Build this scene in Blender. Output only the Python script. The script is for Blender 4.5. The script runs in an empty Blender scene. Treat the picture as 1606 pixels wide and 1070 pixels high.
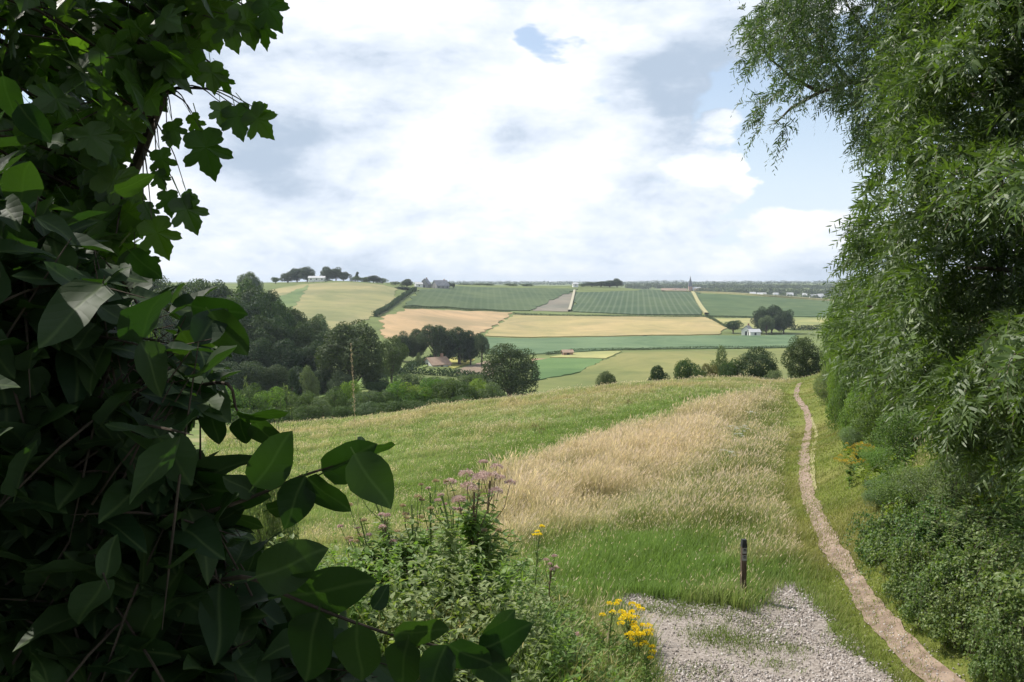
import bpy, math, random
import numpy as np
from mathutils import Vector, geometry

rng = np.random.default_rng(11)
random.seed(5)
scene = bpy.context.scene
COL = scene.collection

# ------------------------------------------------------------------ camera
F = 1340.0                      # focal length in photo pixels (1606 wide)
PITCH = math.atan(95.0 / F)
cam = bpy.data.cameras.new("camera")
cam.sensor_width = 36.0
cam.lens = F / 1606.0 * 36.0
cam.clip_start = 0.05
cam.clip_end = 30000
camo = bpy.data.objects.new("camera", cam)
COL.objects.link(camo)
camo.rotation_euler = (math.pi / 2 - PITCH, 0, 0)
scene.camera = camo
CP, SP = math.cos(PITCH), math.sin(PITCH)


def ray(px, py):
    px = np.asarray(px, float); py = np.asarray(py, float)
    a = (px - 803) / F; b = (535 - py) / F
    return np.stack([a + 0 * b, CP + b * SP + 0 * a, -SP + b * CP + 0 * a], -1)


def at(px, py, y):              # world point seen at a photo pixel, y metres ahead
    d = ray(px, py)
    return d * (np.asarray(y, float) / d[..., 1])[..., None]


def project(P):
    P = np.asarray(P, float)
    w = P[..., 1] * CP - P[..., 2] * SP
    u = P[..., 1] * SP + P[..., 2] * CP
    w = np.where(w < 1e-3, 1e-3, w)
    return 803 + F * P[..., 0] / w, 535 - F * u / w


# ------------------------------------------------------------------ terrain
CT = []
def cz(px, *dz):
    for d, z in dz:
        CT.append(((px - 803) / F * d, d, z))
cz(-250, (3, -1.9), (8, -3.4), (20, -6.5), (45, -10.5), (95, -17), (140, -22), (220, -20), (400, -14), (700, -4), (1200, 0), (3000, -8))
cz(100, (3, -1.85), (6, -2.7), (10, -4.2), (20, -6.6), (45, -10.4), (95, -17), (135, -22), (200, -22), (400, -18), (700, -6), (1200, -1), (3000, -10))
cz(430, (3, -1.85), (6, -2.75), (10, -4.25), (20, -6.6), (40, -9.6), (75, -13.9), (95, -16.3), (108, -18.3), (130, -22.5), (180, -24), (250, -26),
   (400, -24), (560, -14), (700, -6), (780, -3.5), (1000, -3), (1600, -10), (3000, -12))
cz(540, (300, -27), (400, -25), (500, -19), (600, -12.5), (700, -5.2), (770, -1.0), (850, -.6), (1100, -3))
cz(620, (770, -4.6), (500, -22), (600, -17), (850, -4.4))
cz(740, (3, -1.85), (6, -2.8), (8, -3.5), (10, -4.2), (20, -6.2), (40, -8.5), (70, -11.0), (90, -12.9), (102, -15.0), (120, -18.2), (170, -23), (230, -27),
   (300, -30), (380, -30.5), (450, -30), (560, -27.5), (650, -24), (780, -15), (900, -7.5), (1000, -5.5), (1150, -7), (1500, -18), (3000, -14))
cz(940, (3, -1.85), (6, -3.2), (10, -4.75), (13, -4.9), (20, -5.9), (40, -8.0), (65, -9.9), (85, -10.8), (97, -12.8), (115, -16.5), (170, -24), (230, -27), (280, -28.5),
   (350, -30), (420, -30.5), (480, -29.5), (560, -27.5), (620, -26), (750, -21), (900, -12.5), (1000, -7.5), (1100, -8.0), (1400, -24), (2000, -18), (3000, -15))
cz(1165, (3, -1.9), (6, -3.4), (8.5, -4.8), (10.6, -4.9), (13, -4.87), (20, -5.6), (40, -7.6), (65, -8.6), (85, -9.9), (97, -12.0), (115, -15.5), (170, -24), (230, -27), (350, -30),
   (480, -29.8), (560, -27.8), (620, -26.3), (750, -22), (900, -15), (980, -16), (1200, -31), (1500, -30), (2000, -17), (3000, -12))
cz(1265, (12, -4.9), (16, -5.2), (23, -5.95), (43, -8.0), (67, -8.9), (85, -9.9), (97, -11.6), (115, -14.5), (170, -23))
cz(1300, (230, -26), (350, -29), (480, -29), (620, -26.5), (750, -24), (880, -20), (960, -22), (1200, -33), (1500, -31), (2000, -17))
cz(1400, (3, -1.9), (6, -3.4), (9, -4.8), (12.5, -4.8), (16, -4.6), (23, -4.6), (43, -5.6), (67, -5.5), (85, -6), (115, -9), (170, -18))
cz(1560, (9, -4.7), (11, -4.3), (13, -3.7), (16, -3.0), (23, -2.2), (43, -2.2), (67, -2.5), (115, -4), (250, -18), (480, -26), (800, -25), (1500, -25), (3000, -12))
cz(1950, (3, -1.9), (7, -3.6), (9, -3.2), (13, -1.8), (23, .2), (50, 1), (115, 0), (250, -8), (600, -12), (1500, -15), (3000, -12))
for az in (-2.9, -1.9, -1.2, 1.2, 1.9, 2.9):
    for d, z in ((3, -1.8), (20, -2.2 if az < 0 else -1.2), (100, -3), (600, -5), (3000, -10)):
        CT.append((d * math.sin(az), d * math.cos(az), z))
for az in np.linspace(-1.1, 1.1, 9):
    CT.append((6500 * math.sin(az), 6500 * math.cos(az), -13)); CT.append((9500 * math.sin(az), 9500 * math.cos(az), -16))
CT = np.array(CT)


def _q(x, y):
    d = np.maximum(np.hypot(x, y), 2.5)
    return np.stack([2.2 * np.arctan2(x, y), np.log(d)], -1)


def _phi(a, b):
    r2 = ((a[:, None, :] - b[None, :, :]) ** 2).sum(-1)
    return 0.5 * r2 * np.log(r2 + 1e-12)

_Q = _q(CT[:, 0], CT[:, 1]); _n = len(CT)
_A = np.zeros((_n + 3, _n + 3)); _A[:_n, :_n] = _phi(_Q, _Q) + 1e-4 * np.eye(_n)
_A[:_n, _n] = 1; _A[:_n, _n + 1:] = _Q; _A[_n, :_n] = 1; _A[_n + 1:, :_n] = _Q.T
_W = np.linalg.solve(_A, np.concatenate([CT[:, 2], [0, 0, 0]]))


def hgt(x, y):
    x = np.asarray(x, float); y = np.asarray(y, float)
    sh = np.broadcast(x, y).shape
    xf = np.broadcast_to(x, sh).ravel(); yf = np.broadcast_to(y, sh).ravel()
    out = np.empty(xf.shape)
    for i in range(0, len(xf), 20000):
        q = _q(xf[i:i + 20000], yf[i:i + 20000])
        out[i:i + 20000] = _phi(q, _Q) @ _W[:_n] + _W[_n] + q @ _W[_n + 1:]
    d = np.hypot(xf, yf)
    bump = 0.06 * np.sin(xf * .9 + 1.3 * np.sin(yf * .5)) * np.sin(yf * .7 + .6 * xf) + .10 * np.sin(xf * .23 + 2) * np.sin(yf * .19 + .11 * xf)
    out += bump * np.clip((d - 14) / 12, 0, 1) * np.clip((140 - d) / 40, 0, 1)
    return out.reshape(sh)

_YS = np.geomspace(3.0, 9000, 700)


def hit(px, py):                # where the view ray of a photo pixel meets the terrain
    d = ray(px, py); d = d / d[1]
    P = d[None, :] * _YS[:, None]
    below = P[:, 2] < hgt(P[:, 0], P[:, 1])
    i = int(np.argmax(below)) if below.any() else len(_YS) - 1
    i = max(i, 1)
    lo, hi = _YS[i - 1], _YS[i]
    for _ in range(14):
        m = .5 * (lo + hi)
        if d[2] * m < float(hgt(d[0] * m, d[1] * m)): hi = m
        else: lo = m
    return d * hi


def hits(pts):
    return np.array([hit(*p) for p in pts])


def resample(poly, step, closed=False):
    P = np.asarray(poly, float)
    if closed: P = np.vstack([P, P[:1]])
    out = []
    for a, b in zip(P[:-1], P[1:]):
        n = max(1, int(np.linalg.norm(b - a) / step))
        for k in range(n): out.append(a + (b - a) * k / n)
    if not closed: out.append(P[-1])
    return np.array(out)


def smooth_line(P, n):
    P = np.asarray(P, float)
    t = np.linspace(0, len(P) - 1, n)
    Q = np.vstack([2 * P[0] - P[1], P, 2 * P[-1] - P[-2]])
    out = []
    for v in t:
        i = min(int(v), len(P) - 2); f = v - i
        p0, p1, p2, p3 = Q[i], Q[i + 1], Q[i + 2], Q[i + 3]
        out.append(.5 * ((2 * p1) + (-p0 + p2) * f + (2 * p0 - 5 * p1 + 4 * p2 - p3) * f * f + (-p0 + 3 * p1 - 3 * p2 + p3) * f ** 3))
    return np.array(out)


def inside(x, y, poly):
    x = np.asarray(x); y = np.asarray(y); poly = np.asarray(poly, float)
    c = np.zeros(x.shape, bool); j = len(poly) - 1
    for i in range(len(poly)):
        xi, yi = poly[i][:2]; xj, yj = poly[j][:2]
        m = ((yi > y) != (yj > y)) & (x < (xj - xi) * (y - yi) / (yj - yi + 1e-12) + xi)
        c ^= m; j = i
    return c


def seg_dist(x, y, line, closed=False):
    best = np.full(np.shape(x), 1e9)
    L = np.asarray(line)[:, :2]
    if closed: L = np.vstack([L, L[:1]])
    for a, b in zip(L[:-1], L[1:]):
        ab = b - a; t = np.clip(((x - a[0]) * ab[0] + (y - a[1]) * ab[1]) / (ab @ ab + 1e-9), 0, 1)
        best = np.minimum(best, np.hypot(x - a[0] - t * ab[0], y - a[1] - t * ab[1]))
    return best


def soft(x, y, poly, w):
    d = seg_dist(x, y, poly, True)
    s = np.where(inside(x, y, poly), d, -d)
    return np.clip(.5 + s / (2 * w), 0, 1)


def vnoise(x, y, s, seed=0):    # cheap smooth value noise, 0..1
    x = np.asarray(x) / s; y = np.asarray(y) / s
    xi = np.floor(x).astype(np.int64); yi = np.floor(y).astype(np.int64); fx = x - xi; fy = y - yi
    fx = fx * fx * (3 - 2 * fx); fy = fy * fy * (3 - 2 * fy)
    def hsh(a, b):
        v = (a * 374761393 + b * 668265263 + seed * 974711) & 0xffffffff
        v = ((v ^ (v >> 13)) * 1274126177) & 0xffffffff
        return ((v ^ (v >> 16)) & 0xffff) / 65535.
    return (hsh(xi, yi) * (1 - fx) + hsh(xi + 1, yi) * fx) * (1 - fy) + (hsh(xi, yi + 1) * (1 - fx) + hsh(xi + 1, yi + 1) * fx) * fy


def nrm(v):
    return v / (np.linalg.norm(v, axis=-1, keepdims=True) + 1e-12)


# ------------------------------------------------------------------ mesh helpers
class MB:
    """collects polygons and links them as ONE mesh object"""
    def __init__(s): s.v = []; s.l = []; s.t = []; s.uv = []; s.c = []; s.n = 0
    def add(s, V, loops, totals, uv=None, col=None):
        V = np.asarray(V, np.float32).reshape(-1, 3)
        s.v.append(V); s.l.append(np.asarray(loops, np.int32) + s.n); s.t.append(np.asarray(totals, np.int32))
        s.uv.append(np.zeros((len(V), 2), np.float32) if uv is None else np.asarray(uv, np.float32))
        s.c.append(np.ones((len(V), 4), np.float32) if col is None else np.asarray(col, np.float32))
        s.n += len(V); return s
    def poly(s, V, faces):
        loops = [i for f in faces for i in f]
        return s.add(V, loops, [len(f) for f in faces])
    def tube(s, P, R, k=6):
        P = np.asarray(P, float); R = np.broadcast_to(np.asarray(R, float), (len(P),))
        T = nrm(np.gradient(P, axis=0)); ref = np.array([.31, .17, .93])
        A = nrm(np.cross(T, ref)); B = np.cross(T, A)
        a = np.linspace(0, 2 * np.pi, k, endpoint=False)
        V = P[:, None, :] + R[:, None, None] * (np.cos(a)[None, :, None] * A[:, None, :] + np.sin(a)[None, :, None] * B[:, None, :])
        f = []
        for i in range(len(P) - 1):
            for j in range(k):
                f.append((i * k + j, i * k + (j + 1) % k, (i + 1) * k + (j + 1) % k, (i + 1) * k + j))
        f.append(tuple(range(k))[::-1]); f.append(tuple((len(P) - 1) * k + j for j in range(k)))
        return s.poly(V.reshape(-1, 3), f)
    def box(s, c, size, rz=0, taper=1.0):
        x, y, z = np.array(size) / 2
        V = np.array([(-x, -y, -z), (x, -y, -z), (x, y, -z), (-x, y, -z), (-x * taper, -y * taper, z), (x * taper, -y * taper, z), (x * taper, y * taper, z), (-x * taper, y * taper, z)])
        cs, sn = math.cos(rz), math.sin(rz)
        V = np.stack([V[:, 0] * cs - V[:, 1] * sn, V[:, 0] * sn + V[:, 1] * cs, V[:, 2]], -1) + np.array(c)
        return s.poly(V, [(3, 2, 1, 0), (4, 5, 6, 7), (0, 1, 5, 4), (1, 2, 6, 5), (2, 3, 7, 6), (3, 0, 4, 7)])
    def leaves(s, T, P, D, N, S, col=None):
        """T=(verts, faces, uv) template; axis +y along D, +z along N; S scalar or (n,3)"""
        tv, tf, tu = T
        P = np.asarray(P, float); n = len(P)
        if n == 0: return s
        D = nrm(np.asarray(D, float)); N = np.asarray(N, float)
        N = nrm(N - (N * D).sum(-1, keepdims=True) * D + 1e-6); X = np.cross(D, N)
        S = np.asarray(S, float)
        if S.ndim == 1: S = np.repeat(S[:, None], 3, 1)
        L = tv[None] * S[:, None, :]
        V = P[:, None, :] + L[..., 0:1] * X[:, None, :] + L[..., 1:2] * D[:, None, :] + L[..., 2:3] * N[:, None, :]
        m = len(tv)
        fl = np.array([i for f in tf for i in f], np.int64)
        loops = (fl[None, :] + (np.arange(n) * m)[:, None]).ravel()
        tot = np.tile([len(f) for f in tf], n)
        c = None if col is None else np.repeat(np.asarray(col), m, 0)
        return s.add(V.reshape(-1, 3), loops, tot, np.tile(tu, (n, 1)), c)
    def mesh(s, name, mat, smooth=False, color=False):
        me = bpy.data.meshes.new(name)
        V = np.concatenate(s.v); L = np.concatenate(s.l); T = np.concatenate(s.t)
        me.vertices.add(len(V)); me.vertices.foreach_set("co", V.ravel())
        me.loops.add(len(L)); me.loops.foreach_set("vertex_index", L)
        me.polygons.add(len(T)); st = np.zeros(len(T), np.int32); st[1:] = np.cumsum(T)[:-1]
        me.polygons.foreach_set("loop_start", st); me.polygons.foreach_set("loop_total", T)
        me.polygons.foreach_set("use_smooth", np.full(len(T), smooth))
        uv = np.concatenate(s.uv)
        if uv.any():
            u = me.uv_layers.new(name="uv"); u.data.foreach_set("uv", uv[L].ravel())
        if color:
            a = me.color_attributes.new("col", 'FLOAT_COLOR', 'POINT'); a.data.foreach_set("color", np.concatenate(s.c).ravel())
        me.update(calc_edges=True); me.validate()
        me.materials.append(mat)
        return me
    def build(s, name, mat, parent=None, smooth=False, color=False):
        o = bpy.data.objects.new(name, s.mesh(name, mat, smooth, color))
        COL.objects.link(o)
        if parent is not None: o.parent = parent
        return o


def tag(o, label=None, cat=None, group=None, kind=None):
    if label: o['label'] = label
    if cat: o['category'] = cat
    if group: o['group'] = group
    if kind: o['kind'] = kind
    return o


def thing(name, loc, label, cat, group=None, rz=0, sc=(1, 1, 1)):
    o = bpy.data.objects.new(name, None); COL.objects.link(o)
    o.location = loc; o.rotation_euler = (0, 0, rz); o.scale = sc
    return tag(o, label, cat, group)


def dup(root, name, loc, rz, sc, label, cat, group=None):
    r = root.copy(); r.name = name; COL.objects.link(r)
    r.location = loc; r.rotation_euler = (0, 0, rz); r.scale = sc
    for k in ('label', 'category', 'group'):
        if k in r: del r[k]
    tag(r, label, cat, group)
    for ch in list(root.children):
        c = ch.copy(); COL.objects.link(c); c.parent = r
    return r


# ------------------------------------------------------------------ materials
class NT:
    def __init__(s, name, world=None):
        if world is None:
            s.m = bpy.data.materials.new(name); s.m.use_nodes = True; s.t = s.m.node_tree
        else:
            s.m = world; s.t = world.node_tree
        s.t.nodes.clear()
    def n(s, typ, **kw):
        nd = s.t.nodes.new(typ)
        for k, v in kw.items():
            if k.startswith('i_'):
                key = k[2:].replace('_', ' ')
                nd.inputs[int(key) if key.isdigit() else key].default_value = v
            else: setattr(nd, k, v)
        return nd
    def l(s, a, b): s.t.links.new(a, b)
    def math(s, op, a, b=None, c=None, clamp=False):
        nd = s.n('ShaderNodeMath', operation=op, use_clamp=clamp)
        for i, v in enumerate((a, b, c)):
            if v is None: continue
            if isinstance(v, (int, float)): nd.inputs[i].default_value = v
            else: s.l(v, nd.inputs[i])
        return nd.outputs[0]
    def mix(s, f, a, b, typ='RGBA', blend='MIX'):
        nd = s.n('ShaderNodeMix', data_type='RGBA', blend_type=blend)
        for i, v in ((0, f), (6, a), (7, b)):
            if isinstance(v, (int, float)): nd.inputs[i].default_value = v
            elif isinstance(v, tuple): nd.inputs[i].default_value = v if len(v) == 4 else (*v, 1)
            else: s.l(v, nd.inputs[i])
        return nd.outputs[2]
    def noise(s, vec, scale, detail=3, rough=.55, dist=0):
        nd = s.n('ShaderNodeTexNoise'); nd.inputs['Scale'].default_value = scale; nd.inputs['Detail'].default_value = detail
        nd.inputs['Roughness'].default_value = rough; nd.inputs['Distortion'].default_value = dist
        if vec is not None: s.l(vec, nd.inputs['Vector'])
        return nd.outputs['Fac']
    def ramp(s, f, a, b):
        nd = s.n('ShaderNodeMapRange'); nd.inputs[1].default_value = a; nd.inputs[2].default_value = b; nd.interpolation_type = 'SMOOTHSTEP'
        s.l(f, nd.inputs[0]); return nd.outputs[0]


def c4(c, k=1.0): return (c[0] * k, c[1] * k, c[2] * k, 1)


def leaf_mat(name, a, b, trans=.35, rough=.5, spec=.35, back=None, veins=False, tcol=None, objvar=0.0, useattr=False):
    t = NT(name)
    geo = t.n('ShaderNodeNewGeometry')
    if useattr:
        at_ = t.n('ShaderNodeAttribute', attribute_name='col'); col = at_.outputs['Color']
    else:
        col = t.mix(geo.outputs['Random Per Island'], c4(a), c4(b))
    if objvar:
        oi = t.n('ShaderNodeObjectInfo')
        hsv = t.n('ShaderNodeHueSaturation'); t.l(col, hsv.inputs['Color'])
        v = t.math('MULTIPLY_ADD', oi.outputs['Random'], 2 * objvar, 1 - objvar); t.l(v, hsv.inputs['Value'])
        h = t.math('MULTIPLY_ADD', oi.outputs['Random'], -.05, .525); t.l(h, hsv.inputs['Hue'])
        col = hsv.outputs[0]
    front = col
    if back is not None:
        front = t.mix(geo.outputs['Backfacing'], col, c4(back))
    p = t.n('ShaderNodeBsdfPrincipled'); p.inputs['Roughness'].default_value = rough
    p.inputs['Specular IOR Level'].default_value = spec
    if veins:
        uv = t.n('ShaderNodeUVMap', uv_map='uv'); sx = t.n('ShaderNodeSeparateXYZ'); t.l(uv.outputs[0], sx.inputs[0])
        ax = t.math('ABSOLUTE', sx.outputs[0])
        ph = t.math('SUBTRACT', t.math('MULTIPLY', sx.outputs[1], 7.5), t.math('MULTIPLY', ax, 5.0))
        w = t.math('POWER', t.math('ABSOLUTE', t.math('SINE', t.math('MULTIPLY', ph, math.pi))), .6)
        mid = t.ramp(ax, 0.0, .035)
        bmp = t.n('ShaderNodeBump'); bmp.inputs['Strength'].default_value = .14; bmp.inputs['Distance'].default_value = .0016
        t.l(t.math('MULTIPLY', w, mid), bmp.inputs['Height']); t.l(bmp.outputs[0], p.inputs['Normal'])
        front = t.mix(mid, t.mix(.18, front, (.22, .3, .1)), front)
    t.l(front, p.inputs['Base Color'])
    tr = t.n('ShaderNodeBsdfTranslucent')
    tc = t.mix(1.0, col, c4(tcol or (1.5, 1.7, .55)), blend='MULTIPLY')
    t.l(tc, tr.inputs['Color'])
    m = t.n('ShaderNodeMixShader'); m.inputs[0].default_value = trans
    t.l(p.outputs[0], m.inputs[1]); t.l(tr.outputs[0], m.inputs[2])
    o = t.n('ShaderNodeOutputMaterial'); t.l(m.outputs[0], o.inputs['Surface'])
    return t.m


def solid_mat(name, a, b, scale=8, rough=.85, bump=.3, dist=.01, detail=5, coord='Object', stretch=None):
    t = NT(name)
    tc = t.n('ShaderNodeTexCoord'); v = tc.outputs[coord]
    if stretch:
        mp = t.n('ShaderNodeMapping'); mp.inputs['Scale'].default_value = stretch; t.l(v, mp.inputs[0]); v = mp.outputs[0]
    nz = t.noise(v, scale, detail)
    p = t.n('ShaderNodeBsdfPrincipled'); p.inputs['Roughness'].default_value = rough; p.inputs['Specular IOR Level'].default_value = .2
    t.l(t.mix(t.ramp(nz, .3, .7), c4(a), c4(b)), p.inputs['Base Color'])
    if bump:
        b_ = t.n('ShaderNodeBump'); b_.inputs['Strength'].default_value = bump; b_.inputs['Distance'].default_value = dist
        t.l(nz, b_.inputs['Height']); t.l(b_.outputs[0], p.inputs['Normal'])
    o = t.n('ShaderNodeOutputMaterial'); t.l(p.outputs[0], o.inputs['Surface'])
    return t.m


def field_mat(name, a, b, patch=60, rows=0, rowdir=0.0, rowcol=None, fine=1.2, rowamt=.5):
    t = NT(name)
    geo = t.n('ShaderNodeNewGeometry'); v = geo.outputs['Position']
    mp = t.n('ShaderNodeMapping'); mp.inputs['Rotation'].default_value = (0, 0, rowdir); t.l(v, mp.inputs[0])
    st = t.n('ShaderNodeMapping'); st.inputs['Scale'].default_value = (1, .25, 1); t.l(mp.outputs[0], st.inputs[0])
    n1 = t.noise(st.outputs[0], 1.0 / patch * 2, 4, .6); n2 = t.noise(v, fine, 3, .6)
    f = t.math('ADD', t.math('MULTIPLY', t.ramp(n1, .3, .7), .7), t.math('MULTIPLY', t.math('SUBTRACT', n2, .5), .9), clamp=True)
    col = t.mix(f, c4(a), c4(b))
    n4 = t.noise(v, .02, 6, .7, 1.0)
    col = t.mix(1.0, col, t.mix(t.ramp(n4, .32, .68), (.74, .80, .78), (1.2, 1.14, 1.1)), blend='MULTIPLY')
    if rows:
        sx = t.n('ShaderNodeSeparateXYZ'); t.l(mp.outputs[0], sx.inputs[0])
        s_ = t.math('SINE', t.math('MULTIPLY', sx.outputs[0], 2 * math.pi / rows))
        col = t.mix(t.math('MULTIPLY', t.ramp(s_, .1, .9), rowamt), col, c4(rowcol))
    p = t.n('ShaderNodeBsdfPrincipled'); p.inputs['Roughness'].default_value = .95; p.inputs['Specular IOR Level'].default_value = .08
    t.l(col, p.inputs['Base Color'])
    o = t.n('ShaderNodeOutputMaterial'); t.l(p.outputs[0], o.inputs['Surface'])
    return t.m


# ------------------------------------------------------------------ leaf templates
def tpl_ovate(w=.56, rows=(0, .1, .25, .42, .6, .76, .9, 1), cross=5, fold=.22, droop=.18, pet=.12, tipp=1.0):
    V = []; U = []; Fc = []
    xs = np.linspace(-1, 1, cross)
    for r in rows:
        hw = w / 2 * (math.sin(math.pi * min(1, (r * .93 + .07)) ** .82) ** .85 if r < 1 else 0.0)
        if r == 0: hw = w * .06
        for x in xs:
            V.append((x * hw, r, fold * abs(x) * hw * 2 * .5 - droop * r * r - .06 * math.cos(x * 1.5) * hw)); U.append((x * hw + 1e-4, r))
    n = len(rows)
    for i in range(n - 1):
        for j in range(cross - 1):
            a = i * cross + j; Fc.append((a, a + 1, a + cross + 1, a + cross))
    if pet:
        b = len(V); V += [(-.012, -pet, .03), (.012, -pet, .03), (.012, .02, 0), (-.012, .02, 0)]; U += [(0.001, 0)] * 4; Fc.append((b, b + 1, b + 2, b + 3))
    return np.array(V), Fc, np.array(U)


def tpl_maple():
    half = [(0, 0), (.07, -.03), (.16, -.06), (.27, -.02), (.36, .02), (.40, .10), (.37, .17), (.40, .23), (.34, .29), (.26, .31), (.33, .38), (.43, .42), (.50, .50), (.47, .56),
            (.49, .63), (.38, .64), (.28, .61), (.22, .57), (.215, .66), (.24, .74), (.17, .80), (.14, .86), (.08, .90), (.05, .96), (0, 1.03)]
    pts = half + [(-x, y) for x, y in half[1:-1][::-1]]
    V = [(0, .32, .0)]; 
    for x, y in pts:
        r2 = x * x + (y - .32) ** 2
        V.append((x, y, -.22 * r2 + .16 * abs(x) - .05 * math.sin(9 * x) * .5))
    n = len(pts)
    Fc = [(0, 1 + i, 1 + (i + 1) % n) for i in range(n)]
    b = len(V); V += [(-.010, -.55, .10), (.010, -.55, .10), (.010, .02, 0), (-.010, .02, 0)]; Fc.append((b, b + 1, b + 2, b + 3))
    V = np.array(V); return V, Fc, V[:, :2] + 1e-4


def tpl_willow():
    rows = [0, .25, .6, 1]; w = [.02, .105, .09, .004]; V = []; Fc = []
    for r, h in zip(rows, w): V += [(-h, r, -.25 * r * r), (h, r, -.25 * r * r + .015)]
    for i in range(3): Fc.append((2 * i, 2 * i + 1, 2 * i + 3, 2 * i + 2))
    V = np.array(V); return V, Fc, V[:, :2] + 1e-4


def tpl_diamond(w=.6):
    V = np.array([(0, 0, 0), (w / 2, .5, .08), (0, 1, -.1), (-w / 2, .5, .08)], float); return V, [(0, 1, 2, 3)], V[:, :2] + 1e-4


def tpl_small(w=.62):           # small ovate leaf folded on its midrib
    V = np.array([(0, 0, 0), (w * .42, .22, .07), (w * .48, .5, .06), (0, 1, -.12), (-w * .48, .5, .06), (-w * .42, .22, .07), (0, .5, -.03)], float)
    return V, [(0, 1, 2, 6), (2, 3, 6), (6, 3, 4), (0, 6, 4, 5)], V[:, :2] + 1e-4

def wavy(T, amp, k):
    V, Fc, U = T; V = V.copy(); V[:, 2] += amp * np.sin(V[:, 1] * k + np.sign(V[:, 0]) * 1.1) * np.abs(V[:, 0]) * 4; V[:, 0] += .05 * np.sin(V[:, 1] * 5 + k) * V[:, 1]; return V, Fc, U
OVATES = [wavy(tpl_ovate(.52, droop=.30, fold=.30), .05, 9), wavy(tpl_ovate(.60, droop=.10, fold=.12), .06, 7), wavy(tpl_ovate(.64, droop=.42, fold=.20), .04, 11), wavy(tpl_ovate(.50, droop=-.08, fold=.38), .05, 8)]
OVATE = OVATES[1]; MAPLE = tpl_maple(); WILLOW = tpl_willow(); DIAM = tpl_diamond(); SMALL = tpl_small(); HERB = tpl_small(.36)


def rdir(n):
    v = rng.normal(size=(n, 3)); return nrm(v)

# ------------------------------------------------------------------ light, sky, air
SUN_AZ, SUN_EL = math.radians(-64), math.radians(51)   # azimuth from +Y towards +X
sd = Vector((math.sin(SUN_AZ) * math.cos(SUN_EL), math.cos(SUN_AZ) * math.cos(SUN_EL), math.sin(SUN_EL)))
sun = bpy.data.lights.new("sun", 'SUN'); sun.energy = 5.0; sun.angle = math.radians(.5); sun.color = (1, .95, .87)
suno = bpy.data.objects.new("sun", sun); COL.objects.link(suno)
suno.rotation_euler = (-sd).to_track_quat('-Z', 'Y').to_euler()

world = bpy.data.worlds.new("World"); scene.world = world; world.use_nodes = True
W = NT(None, world)
sky = W.n('ShaderNodeTexSky', sky_type='NISHITA', sun_disc=False)
sky.sun_elevation = SUN_EL; sky.sun_rotation = SUN_AZ
sky.altitude = 200; sky.air_density = 1.0; sky.dust_density = 1.0; sky.ozone_density = 1.5
tc = W.n('ShaderNodeTexCoord'); D = tc.outputs['Generated']
mp = W.n('ShaderNodeMapping'); mp.inputs['Scale'].default_value = (1, 1, 2.1); W.l(D, mp.inputs[0])


wn = W.n('ShaderNodeTexNoise'); wn.inputs['Scale'].default_value = 7; wn.inputs['Detail'].default_value = 6; W.l(mp.outputs[0], wn.inputs['Vector'])
ws = W.n('ShaderNodeVectorMath', operation='SUBTRACT'); W.l(wn.outputs['Color'], ws.inputs[0]); ws.inputs[1].default_value = (.5, .5, .5)
wm = W.n('ShaderNodeVectorMath', operation='SCALE'); W.l(ws.outputs[0], wm.inputs[0]); wm.inputs['Scale'].default_value = .22
wa = W.n('ShaderNodeVectorMath', operation='ADD'); W.l(D, wa.inputs[0]); W.l(wm.outputs[0], wa.inputs[1])
wnm = W.n('ShaderNodeVectorMath', operation='NORMALIZE'); W.l(wa.outputs[0], wnm.inputs[0]); DW = wnm.outputs[0]


def blob(px, py, rad, amt):     # a bank of cloud (or a gap) centred on a direction of the sky
    v = ray(px, py); v = v / np.linalg.norm(v)
    dp = W.n('ShaderNodeVectorMath', operation='DOT_PRODUCT'); W.l(DW, dp.inputs[0]); dp.inputs[1].default_value = tuple(v)
    r = W.n('ShaderNodeMapRange', interpolation_type='SMOOTHSTEP'); r.inputs[1].default_value = math.cos(rad / F); r.inputs[2].default_value = 1.0
    W.l(dp.outputs['Value'], r.inputs[0])
    return W.math('MULTIPLY', r.outputs[0], amt)

n1 = W.noise(mp.outputs[0], 3.4, 10, .60, .25)
mp2 = W.n('ShaderNodeMapping'); mp2.inputs['Scale'].default_value = (1, 1, 2.3); mp2.inputs['Location'].default_value = (4.2, 1.7, .4); W.l(D, mp2.inputs[0])
n2 = W.noise(mp2.outputs[0], 5.5, 9, .62, .2)
n3 = W.noise(mp2.outputs[0], 1.7, 4, .5, .2)
cov = W.math('MULTIPLY_ADD', n1, 2.3, -.62)
for b in ((600, 60, 520, .26), (820, 320, 480, .22), (1085, 60, 250, .42), (480, 270, 330, .20), (1000, 430, 420, .20), (1141, 262, 70, .62), (905, 75, 100, -1.0), (1185, 225, 170, -.55),
          (1310, 200, 210, -.55), (765, 165, 90, -.34), (1040, 235, 110, -.28), (330, 60, 360, .15), (960, 60, 70, .25), (1060, 330, 260, .10)):
    cov = W.math('ADD', cov, blob(*b))
mask = W.ramp(cov, .40, .66)
mp3 = W.n('ShaderNodeMapping'); mp3.inputs['Scale'].default_value = (1, 1, 2.1); mp3.inputs['Location'].default_value = (-.045, .0, .075); W.l(D, mp3.inputs[0])
n1b = W.noise(mp3.outputs[0], 3.4, 10, .60, .25)
puff = W.n('ShaderNodeTexNoise', noise_type='FBM'); puff.inputs['Scale'].default_value = 9; puff.inputs['Detail'].default_value = 8; puff.inputs['Roughness'].default_value = .55; W.l(mp.outputs[0], puff.inputs['Vector'])
puff2 = W.n('ShaderNodeTexNoise', noise_type='FBM'); puff2.inputs['Scale'].default_value = 9; puff2.inputs['Detail'].default_value = 8; puff2.inputs['Roughness'].default_value = .55; W.l(mp3.outputs[0], puff2.inputs['Vector'])
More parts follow.
